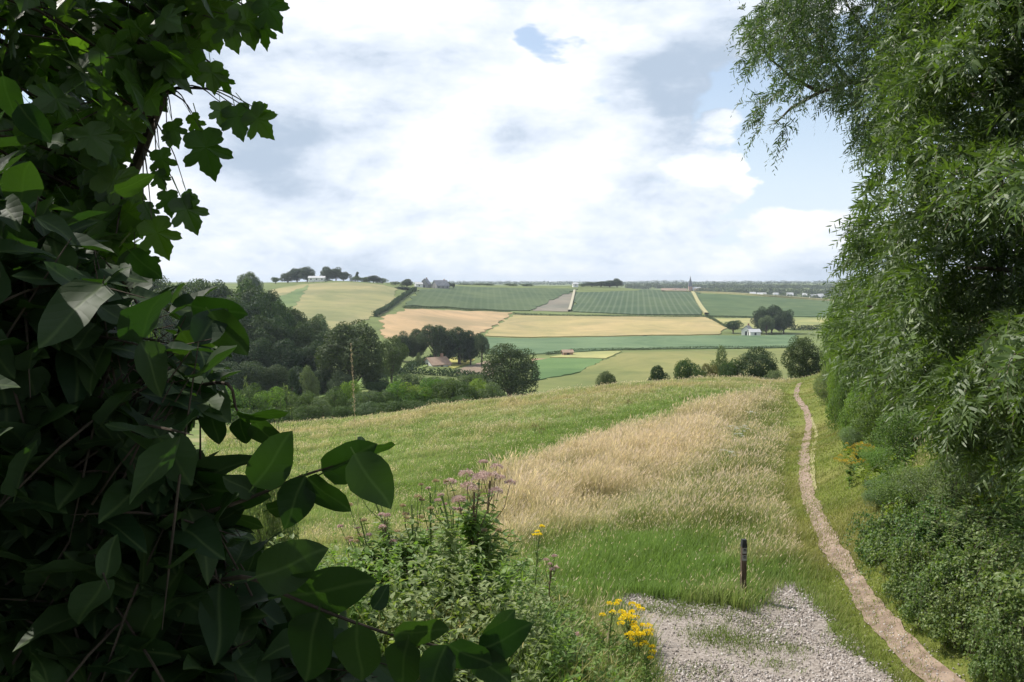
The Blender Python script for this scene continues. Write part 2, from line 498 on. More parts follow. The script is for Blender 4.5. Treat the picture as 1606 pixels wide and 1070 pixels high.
rel = W.math('ADD', W.math('MULTIPLY', W.math('SUBTRACT', n1, n1b), 1.5), W.math('MULTIPLY', W.math('SUBTRACT', puff.outputs['Fac'], puff2.outputs['Fac']), .75))
shade = W.math('ADD', W.math('MULTIPLY_ADD', n2, 1.9, -.36), rel)
for b in ((640, 40, 420, .22), (1075, 100, 200, -.42), (930, 120, 120, .22), (470, 280, 240, -.24), (1138, 258, 62, .55), (800, 240, 300, .06), (1110, 345, 130, .02), (970, 285, 130, .14), (560, 235, 140, .10), (830, 120, 120, -.12)):
    shade = W.math('ADD', shade, blob(*b))
cl = W.mix(W.ramp(shade, .05, .62), (.42, .51, .63), (.70, .765, .86))
cl = W.mix(W.ramp(shade, .48, 1.05), cl, (.93, .94, .95))
bgs = W.n('ShaderNodeVectorMath', operation='SCALE'); W.l(sky.outputs[0], bgs.inputs[0]); bgs.inputs['Scale'].default_value = .13
# thin high veil over the blue
sz = W.n('ShaderNodeSeparateXYZ'); W.l(D, sz.inputs[0])
veil = W.math('ADD', W.math('MULTIPLY_ADD', W.ramp(n3, .3, .75), .25, .22), W.math('MULTIPLY', W.math('SUBTRACT', 1.0, W.ramp(sz.outputs[2], .0, .26)), .55))
base = W.mix(veil, bgs.outputs[0], (.68, .77, .87))
colr = W.mix(mask, base, cl)
bg = W.n('ShaderNodeBackground'); W.l(colr, bg.inputs['Color']); bg.inputs['Strength'].default_value = 1.0
wo = W.n('ShaderNodeOutputWorld'); W.l(bg.outputs[0], wo.inputs['Surface'])

hz = NT("haze_air")
pv = hz.n('ShaderNodeVolumePrincipled'); pv.inputs['Color'].default_value = (.80, .89, 1.0, 1); pv.inputs['Density'].default_value = .00012; pv.inputs['Anisotropy'].default_value = .1
ho = hz.n('ShaderNodeOutputMaterial'); hz.l(pv.outputs[0], ho.inputs['Volume'])
tag(MB().box((0, 0, 5), (19800, 19800, 90)).build("haze", hz.m), kind='stuff')

scene.view_settings.view_transform = 'Standard'; scene.view_settings.look = 'None'; scene.view_settings.gamma = 1
scene.view_settings.exposure = 0.30
cy = scene.cycles
cy.max_bounces = 6; cy.diffuse_bounces = 3; cy.glossy_bounces = 2; cy.transmission_bounces = 4; cy.volume_bounces = 0; cy.transparent_max_bounces = 8
cy.caustics_reflective = False; cy.caustics_refractive = False; cy.use_denoising = True; cy.use_adaptive_sampling = True; cy.adaptive_threshold = .015
cy.sample_clamp_indirect = 8

# ------------------------------------------------------------------ ground zones (world polygons found from the photograph)
PATH = smooth_line(hits([(1660, 1180), (1560, 1120), (1470, 1062), (1395, 990), (1345, 920), (1305, 860), (1277, 800), (1262, 740), (1263, 700), (1268, 665), (1262, 640), (1249, 622), (1252, 606), (1258, 600)]), 160)
PATHW = np.interp(np.arange(160), [0, 40, 80, 120, 159], [.33, .32, .34, .36, .36])
Z_TAN = hits([(795, 750), (870, 712), (960, 690), (1060, 655), (1130, 630), (1185, 617), (1215, 622), (1172, 680), (1122, 715), (1035, 770), (965, 815), (900, 840), (835, 843), (810, 800)])
Z_GRN = hits([(600, 770), (700, 722), (820, 680), (950, 648), (1080, 625), (1150, 612), (1165, 618), (1060, 652), (950, 690), (800, 740), (770, 800), (640, 820)])
Z_OLV = hits([(1195, 618), (1243, 606), (1238, 650), (1232, 700), (1220, 800), (1215, 862), (1000, 856), (930, 850), (1060, 770), (1150, 715), (1195, 680)])
Z_LUSH = hits([(860, 858), (1000, 852), (1215, 858), (1238, 905), (1165, 952), (1000, 940), (880, 940)])
Z_GRAVEL = hits([(940, 938), (1000, 934), (1090, 948), (1165, 958), (1195, 944), (1215, 920), (1245, 914), (1280, 945), (1310, 985), (1395, 1062), (1470, 1140), (1500, 1250), (1050, 1300), (1030, 1060), (1000, 1000)])
Z_WEED = np.array([(-9, 13), (-3, 13.5), (-.5, 15), (.5, 15), (1.05, 13.2), (1.35, 12), (1.7, 10), (2.0, 8), (2.2, 5), (-9, 5)], float)
CRESTL = hits([(430, 680), (600, 662), (740, 640), (840, 632), (940, 616), (1100, 604), (1210, 600)])

C_PALE = np.array([.255, .33, .11]); C_TANM = np.array([.50, .42, .25]); C_GRN = np.array([.20, .28, .075]); C_TAN = np.array([.62, .49, .37]); C_OLV = np.array([.18, .22, .06])
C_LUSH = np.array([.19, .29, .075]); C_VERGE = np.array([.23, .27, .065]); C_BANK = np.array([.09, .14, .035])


def zones(x, y):
    """albedo, height and dryness of the grass at world points"""
    d = np.hypot(x, y)
    n1 = vnoise(x, y, 7, 1); n2 = vnoise(x, y, 2.2, 2); n3 = vnoise(x, y, .7, 3)
    m = np.clip((n1 * .6 + n2 * .4 - .38) * 3.2, 0, 1)[:, None]
    col = C_PALE * (1 - m) + (C_PALE * .45 + C_GRN * .55) * m
    cr = np.clip(1 - seg_dist(x, y, CRESTL) / 9, 0, 1)[:, None] * np.clip(n2 * 1.6, 0, 1)[:, None]
    col = col * (1 - cr) + C_TANM * cr
    tan2 = np.clip((n2 * .5 + n3 * .5 - .55) * 4, 0, 1)[:, None] * .6
    col = col * (1 - tan2) + C_TANM * tan2
    h = .16 + .26 * n2 * n1 * 1.6 + .10 * n3; dry = .15 + .42 * tan2[:, 0]
    wob = (n2 - .5) * 2.6 + (n3 - .5) * 1.2 + (n1 - .5) * 4.0 * np.clip((d - 20) / 25, 0, 1)
    def put(poly, w, c, hh, dr):
        nonlocal col, h, dry
        k = soft(x + wob, y + wob, poly, w)
        if poly is Z_TAN: k = k * np.clip(.25 + 2.2 * (n2 * .65 + n3 * .35 - .12), .2, 1)
        col = col * (1 - k[:, None]) + c * k[:, None]; h = h * (1 - k) + hh * k; dry = dry * (1 - k) + dr * k
    put(Z_GRN, 1.3, C_GRN, .28, .05)
    put(Z_OLV, .9, C_OLV, .40 + .3 * n2, .14 + .3 * n3)
    put(Z_TAN, .9, C_TAN * (.80 + .36 * n2[:, None]) * (1 - .25 * m) + C_OLV * .25 * m, .50 + .42 * n2, .62 + .36 * n3)
    put(Z_LUSH, .8, C_LUSH, .30, 0)
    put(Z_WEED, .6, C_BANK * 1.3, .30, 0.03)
    pd = seg_dist(x, y, PATH)
    side = np.interp(y, PATH[:, 1], PATH[:, 0])
    k = np.clip(1.35 - pd / (.55 + .014 * y), 0, 1); k = np.where(x > side, np.clip(2.2 - pd / (.6 + .02 * y), 0, 1), k)
    yel = np.clip((n2 - .4) * 3, 0, 1)[:, None]
    vc = C_VERGE * (1 - yel * .5) + np.array([.30, .26, .10]) * yel * .5
    col = col * (1 - k[:, None]) + vc * k[:, None]; h = h * (1 - k) + .10 * k; dry = dry * (1 - k) + .15 * k
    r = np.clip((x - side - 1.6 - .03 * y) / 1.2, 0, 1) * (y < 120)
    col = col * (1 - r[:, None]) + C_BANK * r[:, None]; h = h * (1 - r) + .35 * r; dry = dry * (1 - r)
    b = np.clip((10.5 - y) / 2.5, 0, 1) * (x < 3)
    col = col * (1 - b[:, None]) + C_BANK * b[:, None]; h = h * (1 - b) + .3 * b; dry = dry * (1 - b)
    return col * (.86 + .28 * n3[:, None]), h, dry

# the ground sheet
az = np.concatenate([np.linspace(-math.pi, -.75, 40, endpoint=False), np.linspace(-.75, .75, 300, endpoint=False), np.linspace(.75, math.pi, 41)])
dd = np.geomspace(.35, 9600, 420)
A, Dm = np.meshgrid(az, dd)
gx, gy = (Dm * np.sin(A)).ravel(), (Dm * np.cos(A)).ravel()
gz = hgt(gx, gy)
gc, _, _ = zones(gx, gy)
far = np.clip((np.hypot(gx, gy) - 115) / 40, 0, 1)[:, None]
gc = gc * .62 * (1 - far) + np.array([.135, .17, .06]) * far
na = len(az); nd = len(dd)
I, J = np.meshgrid(np.arange(nd - 1), np.arange(na - 1), indexing='ij')
q = np.stack([I * na + J, I * na + J + 1, (I + 1) * na + J + 1, (I + 1) * na + J], -1).reshape(-1, 4)[:, ::-1]
g = MB().add(np.stack([gx, gy, gz], -1), q.ravel(), np.full(len(q), 4), None, np.concatenate([gc, np.ones((len(gc), 1))], 1))
gt = NT("ground_earth")
ga = gt.n('ShaderNodeAttribute', attribute_name='col'); gg = gt.n('ShaderNodeNewGeometry')
gn = gt.noise(gg.outputs['Position'], 2.5, 8, .65); gn2 = gt.noise(gg.outputs['Position'], .045, 5, .6)
gk = gt.math('ADD', gt.math('MULTIPLY', gn, .55), gt.math('MULTIPLY', gn2, .9))
gcol = gt.mix(1.0, ga.outputs['Color'], gt.mix(gt.ramp(gk, .35, 1.1), (.55, .55, .5), (1.35, 1.3, 1.3)), blend='MULTIPLY')
gp = gt.n('ShaderNodeBsdfPrincipled'); gp.inputs['Roughness'].default_value = .95; gp.inputs['Specular IOR Level'].default_value = .1
gt.l(gcol, gp.inputs['Base Color'])
gb = gt.n('ShaderNodeBump'); gb.inputs['Strength'].default_value = .6; gb.inputs['Distance'].default_value = .12; gt.l(gn, gb.inputs['Height']); gt.l(gb.outputs[0], gp.inputs['Normal'])
go = gt.n('ShaderNodeOutputMaterial'); gt.l(gp.outputs[0], go.inputs['Surface'])
tag(g.build("ground", gt.m, smooth=True, color=True), kind='structure')


def sheet(name, poly, mat, step, off, thick=0.0, kind='structure', rough=0.0):
    """a flat sheet (or a standing crop, with thick > 0) laid over the terrain"""
    B = resample(np.asarray(poly)[:, :2], step, True)
    if rough:
        B = B + (np.stack([vnoise(B[:, 0], B[:, 1], rough * 2.2, 5), vnoise(B[:, 0], B[:, 1], rough * 2.2, 6)], -1) - .5) * rough * 1.6
    lo, hi = B.min(0), B.max(0)
    X, Y = np.meshgrid(np.arange(lo[0], hi[0], step), np.arange(lo[1], hi[1], step * (1 if thick == 0 else 1)))
    X = X.ravel() + rng.uniform(-.1, .1, X.size) * step; Y = Y.ravel() + rng.uniform(-.1, .1, Y.size) * step
    k = inside(X, Y, B) & (seg_dist(X, Y, B, True) > step * .4)
    P = [Vector(p) for p in B] + [Vector((a, b)) for a, b in zip(X[k], Y[k])]
    n = len(B)
    vs, es, fs, *_ = geometry.delaunay_2d_cdt(P, [(i, (i + 1) % n) for i in range(n)], [list(range(n))], 1, 1e-5)
    V = np.array([(v.x, v.y) for v in vs]); z = hgt(V[:, 0], V[:, 1]) + off + thick
    m = MB().poly(np.column_stack([V, z]), [tuple(f) for f in fs])
    zb = hgt(B[:, 0], B[:, 1])
    if thick:
        R = np.vstack([np.column_stack([B, zb + off + thick]), np.column_stack([B, zb - .6])])
        m.poly(R, [(i, (i + 1) % n, n + (i + 1) % n, n + i) for i in range(n)])
    o = m.build(name, mat)
    return tag(o, kind=kind)

# footpath
edge_n = lambda s: (vnoise(PATHF[:, 0] + s, PATHF[:, 1], .7, 8) - .5) * .10 + (vnoise(PATHF[:, 0] + s, PATHF[:, 1], .18, 9) - .5) * .06
PATHF = smooth_line(PATH, 700); WF = np.interp(np.linspace(0, 159, 700), np.arange(160), PATHW)
T2 = nrm(np.gradient(PATHF[:, :2], axis=0)); NR = np.stack([T2[:, 1], -T2[:, 0]], -1)
Lp = PATHF[:, :2] - NR * (WF / 2 + edge_n(3))[:, None]; Rp = PATHF[:, :2] + NR * (WF / 2 + edge_n(9))[:, None]
rows = [Lp + (Rp - Lp) * f for f in (0, .25, .5, .75, 1)]
PV = np.concatenate([np.column_stack([r, hgt(r[:, 0], r[:, 1]) + (.026, .018, .014, .018, .026)[i]]) for i, r in enumerate(rows)])
pf = [(i * 700 + k, (i + 1) * 700 + k, (i + 1) * 700 + k + 1, i * 700 + k + 1) for i in range(4) for k in range(699)]
pm = solid_mat("trodden_earth", (.165, .118, .088), (.30, .226, .172), 5, .95, .6, .02, 8)
tag(MB().poly(PV, pf).build("footpath", pm, smooth=True), kind='structure')
# a faint second trodden line beside it
L2 = smooth_line(hits([(1277, 770), (1274, 730), (1276, 700), (1280, 678), (1272, 655)]), 50)
t2 = nrm(np.gradient(L2[:, :2], axis=0)); n2_ = np.stack([t2[:, 1], -t2[:, 0]], -1)
r_ = [L2[:, :2] + n2_ * o_ * (.05 + .05 * vnoise(np.arange(50) * .5, np.zeros(50), 1, 4))[:, None] for o_ in (-1, 0, 1)]
PV = np.concatenate([np.column_stack([r, hgt(r[:, 0], r[:, 1]) + .02]) for r in r_])
tag(MB().poly(PV, [(i * 50 + k, (i + 1) * 50 + k, (i + 1) * 50 + k + 1, i * 50 + k + 1) for i in range(2) for k in range(49)]).build("path", solid_mat("pale_track", (.19, .19, .075), (.30, .26, .14), 6, .95)), kind='structure')

gravel_m = solid_mat("gravel_bed", (.20, .17, .145), (.37, .325, .29), 22, .95, .9, .03, 6)
sheet("gravel_ground", Z_GRAVEL, gravel_m, .25, .022, rough=.3)
ICO = None
def stone_tpl():
    t = (1 + 5 ** .5) / 2
    V = nrm(np.array([(-1, t, 0), (1, t, 0), (-1, -t, 0), (1, -t, 0), (0, -1, t), (0, 1, t), (0, -1, -t), (0, 1, -t), (t, 0, -1), (t, 0, 1), (-t, 0, -1), (-t, 0, 1)], float))
    Fc = [(0, 11, 5), (0, 5, 1), (0, 1, 7), (0, 7, 10), (0, 10, 11), (1, 5, 9), (5, 11, 4), (11, 10, 2), (10, 7, 6), (7, 1, 8), (3, 9, 4), (3, 4, 2), (3, 2, 6), (3, 6, 8), (3, 8, 9), (4, 9, 5), (2, 4, 11), (6, 2, 10), (8, 6, 7), (9, 8, 1)]
    return V * (1 + rng.uniform(-.2, .2, (12, 1))), Fc, V[:, :2] + 1e-4
n = 34000
lo, hi = Z_GRAVEL[:, :2].min(0), Z_GRAVEL[:, :2].max(0)
sx, sy = rng.uniform(lo[0] - .3, hi[0] + .3, n), rng.uniform(max(lo[1], 8.6), hi[1] + .3, n)
gd = np.where(inside(sx, sy, Z_GRAVEL[:, :2]), 1, -1) * seg_dist(sx, sy, Z_GRAVEL[:, :2], True)
gapn = vnoise(sx, sy, .9, 15)
k = (gd > -.16 * rng.uniform(0, 1, n) ** 2) & ~((gapn > .60) & (rng.uniform(0, 1, n) < .85))
sx, sy = sx[k], sy[k]; n = len(sx)
sz_ = (.006 + .013 * rng.uniform(0, 1, n) ** 2.2)
sz_[rng.uniform(0, 1, n) < .006] *= 2.0
stm = NT("stones")
sg = stm.n('ShaderNodeNewGeometry'); cr = stm.n('ShaderNodeValToRGB'); stm.l(sg.outputs['Random Per Island'], cr.inputs[0])
for i, (p_, c_) in enumerate([(0, (.14, .12, .105)), (.2, (.28, .24, .215)), (.7, (.40, .355, .33)), (1, (.62, .58, .55))]):
    e = cr.color_ramp.elements[i] if i < 2 else cr.color_ramp.elements.new(p_)
    e.position = p_; e.color = (*c_, 1)
sp = stm.n('ShaderNodeBsdfPrincipled'); sp.inputs['Roughness'].default_value = .85; stm.l(cr.outputs[0], sp.inputs['Base Color'])
so = stm.n('ShaderNodeOutputMaterial'); stm.l(sp.outputs[0], so.inputs['Surface'])
tag(MB().leaves(stone_tpl(), np.column_stack([sx, sy, hgt(sx, sy) + .024 + sz_ * .25]), rdir(n), rdir(n), sz_[:, None] * np.column_stack([rng.uniform(.7, 1.3, n), rng.uniform(.7, 1.3, n), rng.uniform(.6, 1, n)])).build("gravel", stm.m), kind='stuff')

n = 2600; j = rng.integers(0, 430, n); off = rng.normal(0, .42, n); sp_ = PATHF[j, :2] + NR[j] * (off * WF[j])[:, None] + rng.normal(0, .05, (n, 2))
ss = .004 + .012 * rng.uniform(0, 1, n) ** 3
tag(MB().leaves(stone_tpl(), np.column_stack([sp_, hgt(sp_[:, 0], sp_[:, 1]) + .016 + ss * .2]), rdir(n), rdir(n), ss).build("gravel", stm.m), kind='stuff')

# ------------------------------------------------------------------ far fields
def mute(c):
    g_ = .3 * c[0] + .6 * c[1] + .1 * c[2]
    return tuple((v * .88 + g_ * .12) * .80 for v in c)


def fld(name, pts, a, b, thick=.8, step=None, **kw):
    P = np.array([hit(*p_[:2]) if len(p_) == 2 else [(p_[0] - 803) / F * p_[2], p_[2], 0] for p_ in pts])
    a = mute(a); b = mute(b); thick *= .45
    ext = np.ptp(P[:, :2], axis=0).max()
    return sheet(name, P, field_mat(name + "_crop", a, b, **kw), step or max(4, ext / 45), .12, thick, rough=min(4.0, ext * .012))

OFFS = 0
fld("pasture", [(425, 455), (470, 447), (540, 443), (600, 447.5), (621, 453), (618, 474), (606, 486), (586, 497.5), (520, 520), (430, 500)], (.27, .27, .11), (.37, .31, .15), .35, patch=70)
fld("field", [(430, 470), (486, 447), (470, 470), (455, 492)], (.13, .2, .07), (.2, .25, .09), .6, patch=50)
fld("vineyard", [(633, 480.5), (660, 455), (716, 450), (850, 453), (905, 454), (862, 473), (832, 488), (790, 487.5), (752, 486), (700, 482)], (.075, .118, .048), (.11, .155, .065), 1.3, patch=60, rows=6, rowdir=-.03, rowcol=(.13, .165, .09), rowamt=.22)
fld("ploughed_field", [(851, 459), (899, 459.5), (893, 489), (836, 488)], (.21, .19, .15), (.27, .25, .19), .3, patch=40)
fld("vineyard", [(903, 459.5), (1000, 457), (1084, 458.5), (1104, 494.5), (1000, 494), (898, 489.5)], (.062, .108, .05), (.095, .14, .06), 1.3, patch=60, rows=5, rowdir=.145, rowcol=(.17, .20, .13), rowamt=.3)
fld("field", [(1088, 461), (1180, 465), (1310, 474), (1310, 497.5), (1180, 497.5), (1110, 496)], (.075, .13, .05), (.12, .17, .065), .8, patch=90)
fld("field", [(598, 500), (636, 486), (700, 487), (760, 489), (803, 491), (776, 511), (748, 528), (690, 545), (598, 530)], (.46, .32, .16), (.52, .36, .19), .7, patch=120)
fld("field", [(806, 494.5), (960, 497), (1106, 498.5), (1142, 514), (1125, 525.5), (960, 528), (760, 527.5), (780, 511)], (.36, .31, .12), (.47, .35, .16), .7, patch=80)
fld("field", [(1120, 500.5), (1310, 500), (1310, 516), (1240, 517), (1148, 515)], (.32, .33, .11), (.40, .36, .14), .7, patch=80)
fld("field", [(760, 530), (960, 529.5), (1140, 527), (1250, 526), (1250, 545), (985, 548.5), (850, 556), (760, 556)], (.115, .19, .09), (.16, .24, .115), .5, patch=70)
fld("meadow", [(983, 553), (1230, 547.5), (1270, 558), (1280, 0, 150), (1050, 0, 150), (830, 0, 165), (838, 599), (905, 588), (945, 566)], (.19, .22, .06), (.27, .25, .085), .3, patch=60)
fld("field", [(836, 567), (865, 562.5), (948, 564), (905, 586), (836, 598)], (.11, .20, .06), (.15, .24, .08), .4, patch=60)
fld("field", [(862, 561), (897, 554.5), (955, 551.5), (975, 552), (950, 563)], (.36, .36, .12), (.42, .38, .16), .4, patch=50)
fld("ploughed_field", [(834, 563), (862, 563.5), (836, 572)], (.33, .21, .13), (.38, .25, .15), .2, patch=30)
fld("field", [(690, 570), (712, 562), (745, 564.5), (712, 579)], (.40, .38, .07), (.46, .41, .1), .4, patch=50)
fld("ploughed_field", [(713, 581), (760, 567), (790, 568), (775, 590), (712, 585)], (.27, .2, .14), (.34, .26, .19), .2, patch=30)
fld("field", [(640, 576), (676, 563), (690, 565), (655, 581)], (.25, .33, .08), (.3, .36, .1), .4, patch=40)
fld("meadow", [(330, 600), (430, 597), (520, 600), (620, 588), (640, 600), (500, 625), (330, 625)], (.15, .26, .05), (.22, .27, .07), .2, patch=40)

# pale farm tracks across the far slope
def track(pts, w, mat):
    L = smooth_line(hits(pts), 60); t = nrm(np.gradient(L[:, :2], axis=0)); nn = np.stack([t[:, 1], -t[:, 0]], -1)
    r = [L[:, :2] + nn * o * w / 2 for o in (-1, 1)]
    V = np.concatenate([np.column_stack([q_, hgt(q_[:, 0], q_[:, 1]) + 1.75]) for q_ in r])
    V2 = V.copy(); V2[:, 2] -= 2.6
    f = [(k, 60 + k, 61 + k, k + 1) for k in range(59)] + [(k, k + 1, 121 + k, 120 + k) for k in range(59)] + [(61 + k, 60 + k, 180 + k, 181 + k) for k in range(59)]
    return tag(MB().poly(np.vstack([V, V2]), f).build("path", mat), kind='structure')
tm = solid_mat("farm_track", (.33, .31, .22), (.42, .37, .27), .4, .95, 0)
track([(901, 457), (899, 466), (896, 478), (893, 489)], 2.2, tm)
track([(1086, 459.5), (1092, 470), (1099, 482), (1108, 494)], 3, solid_mat("green_track", (.3, .29, .14), (.36, .32, .17), .4, .95, 0))
track([(1040, 458), (1090, 459), (1180, 463.5), (1250, 468.5), (1310, 473)], 6, solid_mat("stubble", (.30, .29, .15), (.38, .34, .19), .2, .95, 0))

# ------------------------------------------------------------------ grass
def blades(x, y, h, w, col, lean=.45, seed_frac=None, seedcol=None, jit=.12, root=None):
    n = len(x); a = rng.uniform(0, 2 * np.pi, n)
    ld = np.stack([np.cos(a), np.sin(a)], -1) * (lean * rng.uniform(.3, 1.3, n) * h)[:, None]
    ld[:, 0] += .12 * h                                   # the wind leans it a little
    z = hgt(x, y) - .02
    b = rng.uniform(0, 2 * np.pi, n); sx_ = np.cos(b) * w / 2; sy_ = np.sin(b) * w / 2
    P0 = np.stack([x, y, z], -1); P1 = P0 + np.column_stack([ld * .3, h * .55]); P2 = P0 + np.column_stack([ld, h * .97])
    o = np.stack([sx_, sy_, 0 * sx_], -1)
    V = np.stack([P0 - o * .7, P0 + o * .7, P1 + o, P1 - o, P2], 1)
    base = (np.arange(n) * 5)[:, None]
    q = base + np.array([0, 1, 2, 3, 3, 2, 4])[None]
    c = col * (1 + rng.uniform(-jit, jit, (n, 1)) * 2)
    C = np.repeat(np.concatenate([c, np.ones((n, 1))], 1)[:, None, :], 5, 1)
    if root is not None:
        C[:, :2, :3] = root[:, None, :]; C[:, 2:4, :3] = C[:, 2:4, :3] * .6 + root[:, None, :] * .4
    C = C.reshape(-1, 4)
    m.add(V.reshape(-1, 3), q.ravel(), np.tile([4, 3], n), None, C)
    if seed_frac is not None:
        k = rng.uniform(0, 1, n) < seed_frac
        if k.any():
            N_ = int(k.sum()); T = P2[k]; dirv = nrm(np.column_stack([ld[k], h[k] * .5])); s = h[k] * rng.uniform(.14, .26, N_)
            cc = seedcol * (1 + rng.uniform(-.2, .2, (N_, 1)))
            m.leaves(SEED, T - dirv * s[:, None] * .35, dirv, rdir(N_), np.column_stack([np.maximum(w[k] * 1.15, s * .09), s, s * .2]), np.concatenate([cc, np.ones((N_, 1))], 1))
SEED = (np.array([(0, 0, 0), (.5, .35, .1), (.3, .75, .05), (0, 1, 0), (-.5, .4, -.1), (-.3, .75, .05)], float), [(0, 1, 2, 3), (0, 3, 5, 4)], np.zeros((6, 2)) + 1e-4)


def grass_pts(n, amin, amax, dmin, dmax):
    a = rng.uniform(amin, amax, n); d = rng.uniform(dmin, dmax, n)
    return a * d, d


def filt(x, y):
    pd = seg_dist(x, y, PATH); wd = np.interp(y, PATH[:, 1], PATHW)
    gi = np.where(inside(x, y, Z_GRAVEL[:, :2]), 1, -1) * seg_dist(x, y, Z_GRAVEL[:, :2], True)
    return (pd > wd * .5 - .09 + .09 * rng.normal(size=len(x))) & (gi < .04 + .22 * (vnoise(x, y, .5, 61) - .35) + .07 * rng.normal(size=len(x)))

grass_m = leaf_mat("grass_blades", (.1, .1, .1), (.1, .1, .1), trans=.42, rough=.6, spec=.2, useattr=True, tcol=(1.2, 1.25, .8))
m = MB()
for (cnt, a0, a1, d0, d1, per) in ((20000, -.30, .56, 8.5, 20, 10), (34000, -.36, .50, 20, 45, 8), (30000, -.36, .44, 45, 100, 7)):
    x, y = grass_pts(cnt, a0, a1, d0, d1)
    x = (x[:, None] + rng.normal(0, 1, (cnt, per)) * (.05 + .0022 * y[:, None])).ravel(); y2 = (y[:, None] + rng.normal(0, 1, (cnt, per)) * (.05 + .003 * y[:, None])).ravel(); y = y2
    k = filt(x, y); x, y = x[k], y[k]
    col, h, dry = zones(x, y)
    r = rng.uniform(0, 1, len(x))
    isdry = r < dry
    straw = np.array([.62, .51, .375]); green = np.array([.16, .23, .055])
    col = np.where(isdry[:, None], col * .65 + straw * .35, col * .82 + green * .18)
    hh = h * rng.uniform(.55, 1.15, len(x)) * (.62 + .8 * vnoise(x, y, .9, 81)) * np.where(isdry, 1.12, .85)
    wd = np.where(isdry, .42, .8) * (.006 + .00050 * y) * np.clip(h / .3, .6, 1.1)
    wd = np.maximum(wd, .0006 * y)
    root = np.where(isdry[:, None], np.array([.20, .20, .075]), col * .8)
    blades(x, y, hh, wd, col, .36, np.where(isdry, .6, .02) * (h > .25), np.array([.68, .54, .42]), root=root)
tag(m.build("meadow_grass", grass_m, color=True), kind='stuff')
# extra short turf round the gravel and the path
m = MB()
x, y = grass_pts(60000, .02, .52, 9.0, 24)
k = filt(x, y); x, y = x[k], y[k]
k = (seg_dist(x, y, PATH) < 1.7) | (seg_dist(x, y, Z_GRAVEL, True) < .5); x, y = x[k], y[k]
col, h, dry = zones(x, y)
blades(x, y, np.minimum(h, .14) * rng.uniform(.4, 1.1, len(x)), np.full(len(x), .009), col * .95, .6)
# tufts that grow through the gravel
cx, cyy = [], []
for (px, py, r, nb) in ((1112, 1000, .16, 500), (1160, 1010, .2, 900), (1065, 965, .14, 300), (1010, 958, .12, 250), (1240, 1022, .1, 160), (1215, 1045, .12, 160), (1100, 1060, .15, 200), (1160, 975, .22, 420), (1195, 948, .18, 420), (1120, 955, .2, 400), (1050, 950, .2, 400), (1330, 1015, .12, 200)):
    p = hit(px, py); cx.append(p[0] + rng.normal(0, r * 1.5, nb)); cyy.append(p[1] + rng.normal(0, r, nb))
x = np.concatenate(cx); y = np.concatenate(cyy)
blades(x, y, rng.uniform(.06, .14, len(x)), np.full(len(x), .009), np.tile(np.array([.15, .2, .05]), (len(x), 1)), .7)
tag(m.build("short_grass", grass_m, color=True), kind='stuff')

# ------------------------------------------------------------------ distant trees, bushes and buildings
bark_m = solid_mat("bark", (.07, .055, .04), (.14, .11, .085), 6, .95, .6, .03, 6, stretch=(3, 3, .6))
LEAFC = {
    'dark': leaf_mat("leaf_dark", (.030, .055, .018), (.055, .085, .026), .22, .6, .25, objvar=.22),
    'mid': leaf_mat("leaf_mid", (.050, .085, .022), (.085, .125, .035), .28, .6, .25, objvar=.2),
    'bright': leaf_mat("leaf_bright", (.10, .17, .03), (.16, .23, .045), .35, .6, .25, objvar=.15),
    'grey': leaf_mat("leaf_grey", (.085, .12, .055), (.13, .17, .08), .28, .6, .25, objvar=.15),
    'brown': leaf_mat("leaf_olive", (.12, .115, .045), (.18, .16, .06), .28, .6, .25, objvar=.15),
}


def crown_leaves(n, rx, rz, zc, leaf, nl, lob=(.30, .46), flat=.25, top=None, r=None):
    """positions and outward normals of leaf clumps spread over an uneven, lobed crown"""
    c = rdir(nl); c[:, 2] = np.where(c[:, 2] < -.85, -c[:, 2] * .5, c[:, 2])
    c *= (rng.uniform(.35, .86, (nl, 1)))
    c[:, :2] *= np.where(c[:, 2] < 0, np.minimum(1 / np.sqrt(np.maximum(1 - c[:, 2] ** 2, .3)), 1.6), 1)[:, None] ** .7
    C = c * np.array([rx, rx, rz]) + np.array([0, 0, zc])
    if top == 'cone':
        f = np.clip((C[:, 2] - (zc - rz)) / (2 * rz), 0, 1); C[:, :2] *= (1.15 - .95 * f)[:, None]
    R = rx * rng.uniform(lob[0], lob[1], nl)
    if top == 'cone': R *= (1.1 - .6 * f)
    k = rng.choice(nl, n, p=R ** 2 / (R ** 2).sum())
    d = rdir(n); rr = R[k] * (rng.uniform(0, 1, n) ** .33 * .55 + .5)
    P = C[k] + d * rr[:, None] * np.array([1, 1, min(1.2, max(.75, rz / rx))])
    # drop what lies deep inside another lobe
    keep = np.ones(n, bool)
    for i in range(nl):
        q_ = np.linalg.norm(P - C[i], axis=1) < R[i] * .62
        keep &= ~(q_ & (k != i) & (rng.uniform(0, 1, n) < .85))
    P = P[keep]; d = d[keep]
    return P, nrm(d + .75 * rdir(len(d)) + np.array([0, 0, .25])), C, R


